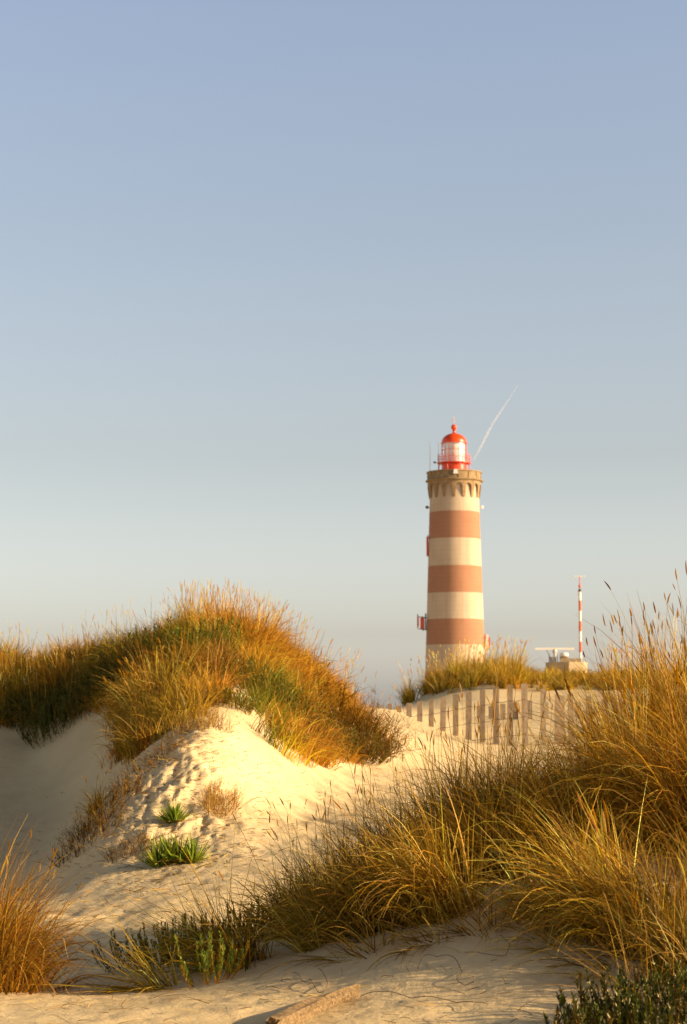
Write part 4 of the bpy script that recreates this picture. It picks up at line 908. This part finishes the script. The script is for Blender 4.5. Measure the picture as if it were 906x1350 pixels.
def mast():
    D = 350.0; k = D / F; cx = P(765.3, 850, D)[0]; root = empty('signal_mast', (cx, D, BASE), 'slim mast banded red and white with a crossbar on top, right of the radar bar', 'mast')
    zz = lambda y: P(765, y, D)[2] - BASE; yy = lambda q: 740 + q * .2494
    # pole with alternating painted bands
    ed = [585, 532, 480, 425, 370, 316, 262, 208, 162]; mb = MB(); prof = [(1.9 * k, 0)] + [(1.75 * k - .00 * i, zz(yy(e))) for i, e in enumerate(ed)]
    mb.lathe(prof, 16); o = mb.build('pole', [M_ant_w, M_mr], root, True)
    mi = []
    for q in range(len(prof) - 1): mi += [1 - q % 2 if q else 1] * 16
    seq = [1, 1, 0, 1, 0, 1, 0, 1, 0]; mi = []
    for q in range(len(prof) - 1): mi += [seq[q]] * 16
    o.data.polygons.foreach_set('material_index', mi)
    mb = MB(); mb.lathe([(1.9 * k, zz(yy(162))), (2.0 * k, zz(yy(158))), (2.0 * k, zz(yy(148))), (.5 * k, zz(yy(146)))], 16); mb.build('collar', M_dark, root)
    mb = MB(); mb.tube((0, 0, zz(yy(147))), (0, 0, zz(yy(82))), .085, 8); mb.lathe([(.01, -.3), (.24, -.15), (.24, .15), (.01, .3)], 12, (0, 0, zz(yy(132)))); mb.build('topmast', M_mr, root)
    mb = MB(); mb.box((0, 0, zz(yy(80))), (15 * k, .14, .14)); mb.build('crossbar', M_ant_w, root)
    for q in (178, 275, 347, 402):
        mb = MB(); mb.tube((0, 0, zz(yy(q))), (-4.5 * k, -.2, zz(yy(q))), .04, 5); mb.build('step_bracket', M_rail, root)
M_mr = mat('mast_red', (.68, .13, .03), .5, .15, 2)
mast()

# ------------------------------------------------------------------ contrail
def contrail():
    D = 7000.0; a = np.array(P(684, 506, D)); b = np.array(P(624.5, 606, D)); n = 40; m = 10; V = []; rng = np.random.default_rng(8); k = D / F
    for i in range(n):
        t = i / (n - 1); c = a * (1 - t) + b * t; q = (b - a); q = q / np.linalg.norm(q); s = np.cross(q, (0, 1, 0)); s /= np.linalg.norm(s)
        c = c + s * k * (.9 * sin(t * 9) * .5 - 2.0 * sin(t * pi)); r = k * (.25 + 1.35 * min(1, t * 1.5)) * (1 + .06 * sin(t * 31)) * (1 if t < .8 else 1 - (t - .8) * 2.5)
        for j in range(m):
            th = 2 * pi * j / m; V.append(c + s * r * cos(th) + np.array((0, 1, 0)) * r * sin(th))
    Fc = [(i * m + j, i * m + (j + 1) % m, (i + 1) * m + (j + 1) % m, (i + 1) * m + j) for i in range(n - 1) for j in range(m)]
    mt = bpy.data.materials.new('contrail_vapour'); mt.use_nodes = True; t = mt.node_tree; t.nodes.clear(); o = t.nodes.new('ShaderNodeOutputMaterial')
    d = t.nodes.new('ShaderNodeBsdfDiffuse'); d.inputs[0].default_value = (.9, .85, .8, 1); tr = t.nodes.new('ShaderNodeBsdfTransparent'); x = t.nodes.new('ShaderNodeMixShader')
    lw = t.nodes.new('ShaderNodeLayerWeight'); lw.inputs[0].default_value = .3; mp = t.nodes.new('ShaderNodeMapRange'); mp.inputs[3].default_value = .17; mp.inputs[4].default_value = 0.0
    t.links.new(lw.outputs['Facing'], mp.inputs[0]); t.links.new(mp.outputs[0], x.inputs[0]); t.links.new(tr.outputs[0], x.inputs[1]); t.links.new(d.outputs[0], x.inputs[2]); t.links.new(x.outputs[0], o.inputs[0])
    tag(link_mesh('contrail', V, Fc, mt, smooth=True), 'thin white contrail slanting up to the right of the lighthouse lantern', 'contrail')
contrail()
scene.cycles.transparent_max_bounces = 16
